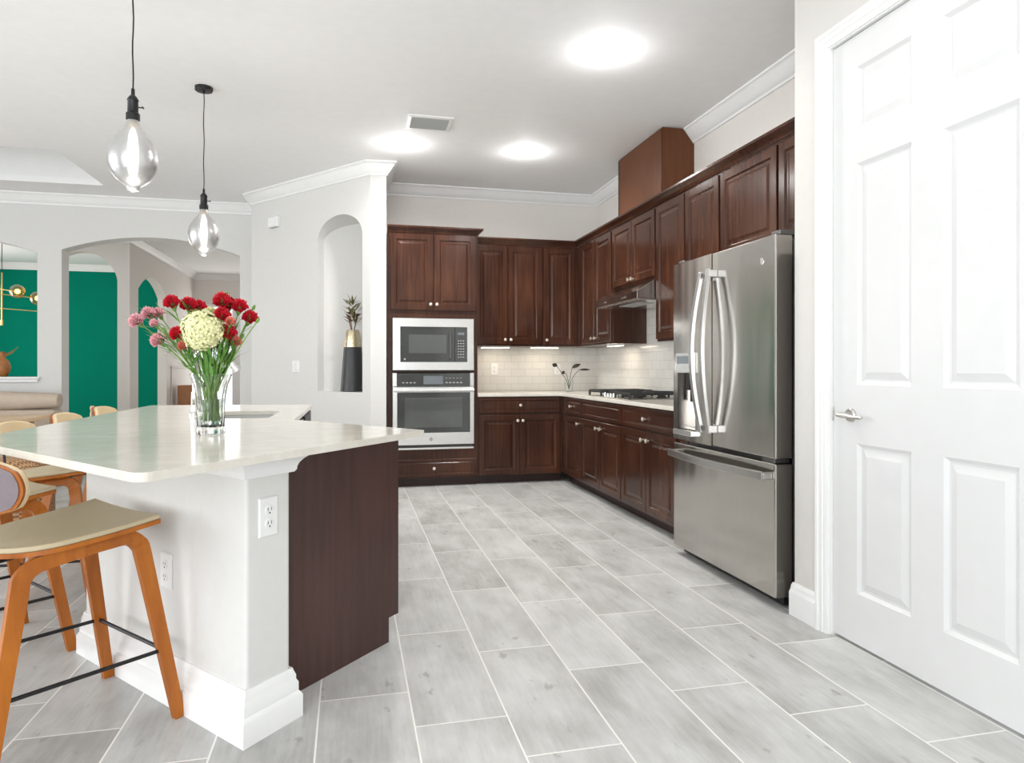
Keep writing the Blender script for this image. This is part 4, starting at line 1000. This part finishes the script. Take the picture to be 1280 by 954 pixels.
# dense foliage stems filling the centre
fo = thing('bouquet_foliage', 'bundle of green leaves and stems filling the vase below the blooms', 'foliage', tuple(root0))
mb = MB()
for k in range(34):
    an = random.uniform(0, 2 * PI); sp2 = random.uniform(.0, 1) ** .7; e = Vector((math.cos(an) * .10 * sp2, math.sin(an) * .07 * sp2, random.uniform(.26, .36)))
    q = Vector((random.uniform(-.022, .022), random.uniform(-.022, .022), .045)); rm = Vector((e.x * .35, e.y * .35, .19))
    mb.tube([tuple(q), tuple((q + rm) / 2), tuple(rm), tuple((rm + e) / 2), tuple(e)], [.002, .002, .002, .0018, .001], 5)
mb.build('stems', M['stemgreen'], fo, smooth='auto')['kind'] = 'stuff'
mb = MB()
for k in range(110):
    an = random.uniform(0, 2 * PI); h = random.uniform(.16, .34); rad = (h - .10) * .42 * random.uniform(.2, 1)
    p = Vector((math.cos(an) * rad, math.sin(an) * rad * .8, h)); blade(mb, tuple(p), (math.cos(an) * .5 + random.uniform(-.3, .3), math.sin(an) * .4 + random.uniform(-.3, .3), 1), random.uniform(.04, .09), random.uniform(.003, .008), random.uniform(-.2, .4))
mb.build('leaves', M['leafgreen'], fo)['kind'] = 'stuff'

# ================================================================ STOOLS
def make_stool(label, loc, rz):
    t = thing('bar_stool', label, 'bar stool', loc, rz, 'bar stools around the island')
    # local +y = facing the counter
    sh = .618
    nx, ny = 22, 22
    def seat_pt(a, b_, off=0.0):     # a,b in -1..1
        # footprint: wide straight front, rounded narrower back
        hw = .228 - .028 * (1 - b_) / 2 * 1
        if b_ < -.15:
            q = (-b_ - .15) / .85; hw *= math.sqrt(max(0.0, 1 - .80 * q ** 2.4))
        y = .205 * b_ if b_ > 0 else .192 * b_
        z = sh - .006 + .020 * b_ + .008 * a * a + .008 * max(0, b_) ** 2
        return (hw * a, y, z + off)
    def seat_layer(off0, off1, grow=0.0):
        mb = MB(); T = []; B = []
        for j in range(ny + 1):
            T.append([mb.pt(tuple(Vector(seat_pt(-1 + 2 * i / nx, -1 + 2 * j / ny, off1)))) for i in range(nx + 1)])
            B.append([mb.pt(seat_pt(-1 + 2 * i / nx, -1 + 2 * j / ny, off0)) for i in range(nx + 1)])
        for j in range(ny):
            for i in range(nx):
                mb.face([T[j][i], T[j][i + 1], T[j + 1][i + 1], T[j + 1][i]]); mb.face([B[j][i], B[j + 1][i], B[j + 1][i + 1], B[j][i + 1]])
        for i in range(nx):
            mb.face([T[0][i], B[0][i], B[0][i + 1], T[0][i + 1]]); mb.face([T[ny][i], T[ny][i + 1], B[ny][i + 1], B[ny][i]])
            mb.face([T[i][0], T[i + 1][0], B[i + 1][0], B[i][0]]); mb.face([T[i][nx], B[i][nx], B[i + 1][nx], T[i + 1][nx]])
        return mb
    seat_layer(-.014, 0).build('seat_shell', M['walnut'], t, smooth='auto')
    seat_layer(.0003, .016).build('seat_pad', M['leather'], t, smooth='auto', bevel=.004)
    # bent plywood side frames (each an inverted U running front to back)
    for sx in (-1, 1):
        pts = []
        yf, yb = .165, -.175; zt = sh - .034; sl_ = .12
        F0 = Vector((sx * .245, .255, 0)); F1 = Vector((sx * .196, yf, zt - .05)); B0 = Vector((sx * .245, -.265, 0)); B1 = Vector((sx * .196, yb, zt - .09))
        pts = [F0, F0.lerp(F1, .5), F1, Vector((sx * .188, yf - .010, zt - .012)), Vector((sx * .184, yf - .040, zt + .012)), Vector((sx * .182, yf - .09, zt + .009)), Vector((sx * .182, 0, zt)), Vector((sx * .182, yb + .09, zt - .010)), Vector((sx * .184, yb + .040, zt - .020)), Vector((sx * .188, yb + .010, zt - .048)), B1, B1.lerp(B0, .5), B0]
        sm = []
        for i in range(len(pts) - 1):
            p0, p1, p2, p3 = pts[max(i - 1, 0)], pts[i], pts[i + 1], pts[min(i + 2, len(pts) - 1)]
            for q in range(3):
                t_q = q / 3; sm.append(.5 * ((2 * p1) + (p2 - p0) * t_q + (2 * p0 - 5 * p1 + 4 * p2 - p3) * t_q ** 2 + (3 * p1 - p0 - 3 * p2 + p3) * t_q ** 3))
        sm.append(pts[-1]); mid = 18
        # front half, rear half -> separate legs
        for nm, seg_ in (('leg', sm[:mid + 1]), ('leg', sm[mid:][::-1])):
            rr = []; N_ = len(seg_)
            wds = [.0165 + (.0235 - .0165) * min(1, k / 6) - .0045 * max(0, (k - 9) / 9) for k in range(N_)]
            th = [.0125] * N_
            MB().tube([tuple(p) for p in seg_], wds, 4, r2=th, flat=(0, 1, 0) ).build(nm, M['walnut'], t, bevel=.004)
    # cross braces below the seat
    MB().box(-.18, .18, .055, .095, sh - .026, sh - .016).box(-.18, .18, -.105, -.065, sh - .044, sh - .032).build('seat_brace', M['black'], t)
    # ring footrest
    z = .225; k = 1 - z / (sh - .10)
    c = [(sx * (.196 + .049 * k), sy) for sx, sy in ((1, .165 + .09 * k), (-1, .165 + .09 * k), (-1, -.175 - .09 * k), (1, -.175 - .09 * k))]
    for a, b_ in zip(c, c[1:] + c[:1]): MB().tube([(*a, z), (*b_, z)], .0065, 8).build('footrest_bar', M['black'], t, smooth='auto')
    # back: wire brackets and curved shell
    for sx in (-1, 1):
        MB().tube([(sx * .05, .02, sh - .030), (sx * .05, -.17, sh - .050), (sx * .05, -.215, sh - .040), (sx * .05, -.232, sh + .03), (sx * .05, -.238, sh + .12), (sx * .05, -.232, sh + .19)], .006, 8).build('back_bracket', M['black'], t, smooth='auto')
    def back_layer(o0, o1, sc=1.0):
        mb = MB(); n1, n2 = 20, 10; T = []; B = []
        for j in range(n2 + 1):
            b_ = -1 + 2 * j / n2; T.append([]); B.append([])
            for i in range(n1 + 1):
                a = -1 + 2 * i / n1; hh = .078 * (1 - .35 * abs(a) ** 3.5) * sc; x = .212 * a * (1 - .10 * abs(b_) ** 2) * sc
                th = x / .34; yy = -.225 + .34 * (1 - math.cos(th)) * .95; zz = sh + .172 + hh * b_
                nrm = Vector((-math.sin(th), math.cos(th), 0))
                T[j].append(mb.pt(tuple(Vector((x, yy, zz)) + nrm * o1))); B[j].append(mb.pt(tuple(Vector((x, yy, zz)) + nrm * o0)))
        for j in range(n2):
            for i in range(n1):
                mb.face([T[j][i], T[j][i + 1], T[j + 1][i + 1], T[j + 1][i]]); mb.face([B[j][i], B[j + 1][i], B[j + 1][i + 1], B[j][i + 1]])
        for i in range(n1): mb.face([T[0][i], B[0][i], B[0][i + 1], T[0][i + 1]]); mb.face([T[n2][i], T[n2][i + 1], B[n2][i + 1], B[n2][i]])
        for j in range(n2): mb.face([T[j][0], T[j + 1][0], B[j + 1][0], B[j][0]]); mb.face([T[j][n1], B[j][n1], B[j + 1][n1], T[j + 1][n1]])
        return mb
    bs = back_layer(-.005, .005).build('back_shell', M['walnut'], t, smooth='auto')
    back_layer(.0053, .027).build('back_pad', M['cream_pad'], t, smooth='auto', bevel=.005)
    back_layer(-.0075, -.0052, .95).build('back_veneer', M['backshell'], bs, smooth='auto')
    return t
st = make_stool('cream-seated bar stool nearest the camera at the island corner, legs bright orange wood', (-.892, 2.421, 0), math.radians(-49))
dup(st, (-1.435, 3.088, 0), math.radians(-49), 'second bar stool, just behind the nearest one along the knee wall')
dup(st, (-1.42, 3.80, 0), math.radians(-90), 'far-side bar stool with its back at the left picture edge')
dup(st, (-1.43, 4.46, 0), math.radians(-90), 'middle of the three stool backs showing over the far edge of the countertop')
dup(st, (-1.45, 5.16, 0), math.radians(-90), 'farthest bar stool, its back rising against the green wall')

# ================================================================ NICHE VASE
nv = thing('niche_vase', 'tall charcoal floor vase with hammered gold neck in the wall niche', 'vase', (.030, 6.84, .90))
MB().lathe([(.095, 0), (.118, .003), (.116, .03), (.088, .40), (.084, .432)], 36).build('body', M['charcoal'], nv, smooth='auto')
MB().lathe([(.084, .432), (.078, .50), (.066, .58), (.060, .60), (.056, .598), (.058, .57)], 36, cap=False).build('neck', M['gold'], nv, smooth='auto')
na = thing('dried_arrangement', 'spiky dried green and rust leaf arrangement in the niche vase', 'dried plant', (.030, 6.84, .90))
mb = MB(); mb2 = MB(); mb3 = MB()
for k in range(14):
    an = random.uniform(0, 6.28); mb3.tube([(0, 0, .5), (math.cos(an) * .02, math.sin(an) * .02, .62), (math.cos(an) * .05, math.sin(an) * .04, .74)], .003, 5)
for k in range(58):
    an = random.uniform(0, 6.28); h = random.uniform(.66, .86); tgt = mb if h > .76 or random.random() < .35 else mb2
    r = random.uniform(.0, .06); blade(tgt, (math.cos(an) * r, math.sin(an) * r, h), (math.cos(an) * .9, math.sin(an) * .7, random.uniform(.3, 1.3)), random.uniform(.05, .09), random.uniform(.010, .018), random.uniform(-.1, .5))
for k in range(5): blade(mb, (0, 0, .84), (random.uniform(-.4, .5), random.uniform(-.2, .2), 1), random.uniform(.09, .14), .012, .1)
mb.build('green_leaves', M['dryleaf'], na); mb2.build('rust_leaves', M['dryrust'], na); mb3.build('stems', M['dryrust'], na)
# small plant on the counter corner
sp = thing('glass_vase', 'small clear glass tumbler vase on the back counter corner', 'vase', (2.262, 6.90, .880))
MB().lathe([(.034, 0), (.038, .004), (.042, .10), (.044, .125), (.041, .125), (.039, .10), (.035, .012), (.02, .010)], 24).build('glass_body', M['glass'], sp, smooth='auto')
sl = thing('dark_sprig', 'dark-leaved sprig standing in the small glass on the back counter', 'plant', (2.262, 6.90, .880))
mb = MB(); mbl = MB()
for (tx, tz, L, dx) in [(-.13, .27, .075, -.9), (.035, .25, .10, .55), (.12, .23, .11, 1.6), (-.05, .19, .05, -.5)]:
    mb.tube([(0, 0, .02), (tx * .2, 0, .12), (tx * .6, 0, .19), (tx, 0, tz)], .003, 6)
    blade(mbl, (tx, 0, tz), (dx, -.2, .35 if tx < .1 else .15), L, .022 if tx < .1 else .012, .3, up=(0, 1, .3))
mb.build('stems', M['darkleaf'], sl); mbl.build('leaves', M['darkleaf'], sl)
# spatula leaning by the refrigerator end
sq = thing('black_spatula', 'slim black cooking utensil standing on the counter beside the refrigerator', 'utensil', (2.50, 4.22, .880))
MB().tube([(-.02, .03, .002), (.0, -.02, .10), (.01, -.045, .19)], .006, 8).build('handle', M['black'], sq)
MB().box(-.018, .018, -.052, -.046, .18, .245).build('blade', M['black'], sq, bevel=.002)

# ================================================================ LIVING / DINING
sf = thing('sofa', 'tan upholstered sofa below the pass-through opening', 'sofa', (-3.95, 7.72, 0))
MB().box(-1.0, 1.0, -.42, .42, .06, .42).build('base', M['sofa'], sf, bevel=.03)
MB().box(-1.0, 1.0, .18, .42, .42, .70).build('back_frame', M['sofa'], sf, bevel=.03)
MB().box(-1.0, -.80, -.42, .18, .42, .60).build('arm', M['sofa'], sf, bevel=.04); MB().box(.80, 1.0, -.42, .18, .42, .60).build('arm', M['sofa'], sf, bevel=.04)
for k in (-1, 1):
    MB().box(-.78 if k < 0 else .01, -.01 if k < 0 else .78, -.40, .17, .425, .55).build('seat_cushion', M['sofa'], sf, bevel=.03)
for (x0, x1) in ((-.98, -.01), (.01, 1.02)):
    rr_ = []
    for k in range(9):
        t = k / 8; x = x0 + (x1 - x0) * t; e = .84 + .16 * math.sin(PI * t) ** .5; 
        rr_.append([(x, .28 + .10 * e * math.cos(a), .79 + (.095 * e + .008 * math.sin(5 * t)) * math.sin(a)) for a in [2 * PI * q / 12 for q in range(12)]])
    mb = MB(); mb.loft(rr_); mb.build('back_cushion', M['sofa'], sf, smooth='auto', bevel=.01)
for sx in (-.9, .9):
    for sy in (-.34, .34): MB().box(sx - .03, sx + .03, sy - .03, sy + .03, 0, .06).build('leg', M['pale_wood'], sf)
tb = thing('wooden_table', 'pale wooden table in front of the tan sofa', 'table', (-3.45, 6.35, 0))
MB().box(-.90, .90, -.42, .42, .685, .72).build('table_top', M['pale_wood'], tb, bevel=.006)
MB().box(-.78, .78, -.32, .32, .63, .685).build('apron', M['pale_wood'], tb)
for sx in (-.78, .78):
    for sy in (-.32, .32): MB().tube([(sx, sy, 0), (sx, sy, .685)], [.022, .03], 12).build('leg', M['pale_wood'], tb, smooth='auto')
ch = thing('dining_chair', 'pale wooden chair with turned back posts beside the wooden table', 'chair', (-2.22, 6.20, 0), 0)
MB().box(-.20, .20, -.20, .20, .44, .465).build('seat', M['pale_wood'], ch, bevel=.008)
for sx, sy, hh in ((-.18, -.18, .44), (-.18, .18, .44), (.245, -.19, .83), (.205, .20, .80)):
    MB().lathe([(.014, 0), (.018, .2), (.018, hh - .06), (.013, hh - .04), (.020, hh - .015), (.012, hh)] if hh > .5 else [(.014, 0), (.018, .2), (.018, hh)], 12, (sx, sy)).build('leg' if hh < .5 else 'back_post', M['pale_wood'], ch, smooth='auto')
MB().box(.215, .235, -.17, .18, .62, .68).box(.215, .235, -.17, .18, .70, .745).build('back_rail', M['pale_wood'], ch)
rb = thing('rattan_pouf', 'round woven rattan pouf on the floor beyond the island stools', 'pouf', (-2.08, 4.95, 0))
MB().lathe([(.16, 0), (.20, .03), (.225, .18), (.225, .38), (.20, .52), (.15, .555), (.02, .56)], 32).build('woven_body', M['rattan'], rb, smooth='auto')
# vase on pass-through sill
sv = thing('amber_jug', 'amber pottery jug with twigs standing on the pass-through sill', 'vase', (-3.69, 8.52, 1.035))
MB().lathe([(.05, 0), (.075, .04), (.088, .10), (.075, .16), (.035, .21), (.03, .25), (.04, .27)], 24).build('body', M['pottery'], sv, smooth='auto')
mb = MB()
for k in range(7): mb.tube([(0, 0, .2), (.05 + .01 * k, .0, .26), (.06 + .015 * k, .01 * (k - 3), .24 + .03 * k * .5)], .002, 5)
mb.build('twigs', M['pottery'], sv)
# brown box on foyer floor
fb = thing('console_cabinet', 'small orange-brown wooden cabinet in the foyer by the bright door', 'cabinet', (-2.93, 13.25, 0))
MB().box(-.02, .22, -.2, .2, 0.05, .82).build('body', M['cardboard'], fb, bevel=.005); MB().box(0, .2, -.18, .18, 0, .05).build('plinth', M['cherry_dark'], fb)
# chandelier
cx3, cy3 = -4.93, 11.4
cd = thing('chandelier', 'brass branching chandelier with glowing glass globes in the green dining room', 'chandelier', (cx3, cy3, CEIL))
MB().lathe([(.06, 0), (.06, -.02), (.01, -.03)], 20).build('canopy', M['brass'], cd)
MB().tube([(0, 0, -.02), (0, 0, -.50)], .005, 8).build('cord', M['black'], cd)
MB().tube([(0, 0, -.50), (0, 0, -1.20)], .010, 12).tube([(0, 0, -1.19), (0, 0, -1.27)], .018, 12).build('rod', M['brass'], cd, smooth='auto')
arms = [((-.45, -.1, -.62), (.165, .06, -.70)), ((-.60, .05, -.98), (.43, -.05, -.86)), ((-.55, .0, -.90), (.62, .1, -1.06)), ((-.3, .3, -.80), (.0, -.35, -.78))]
arms = [((-.50, .05, -.66), (.175, -.05, -.775)), ((-.30, -.25, -.80), (.42, .0, -.86)), ((-.62, .05, -.98), (.62, -.05, -1.07))]
for a, b_ in arms: MB().tube([a, b_], .006, 8).build('arm', M['brass'], cd, smooth='auto')
for (gx, gy, gz) in [(.22, -.05, -.775), (.46, .0, -.865), (-.54, .05, -.66), (-.34, -.28, -.80), (-.66, .05, -.98), (.70, -.05, -1.08)]:
    mb = MB(); mb.m = Matrix.Translation((gx, gy, gz))
    mb.lathe([(.10 * math.sin(PI * k / 12) + .001, -.10 * math.cos(PI * k / 12)) for k in range(13)], 24, cap=False); g = mb.build('globe', M['amberglass'], cd, smooth=True)
    mb = MB(); mb.m = Matrix.Translation((gx, gy, gz)); mb.lathe([(.035 * math.sin(PI * k / 8) + .001, -.035 * math.cos(PI * k / 8)) for k in range(9)], 16, cap=False); mb.build('bulb', M['warmglow'], g, smooth=True)
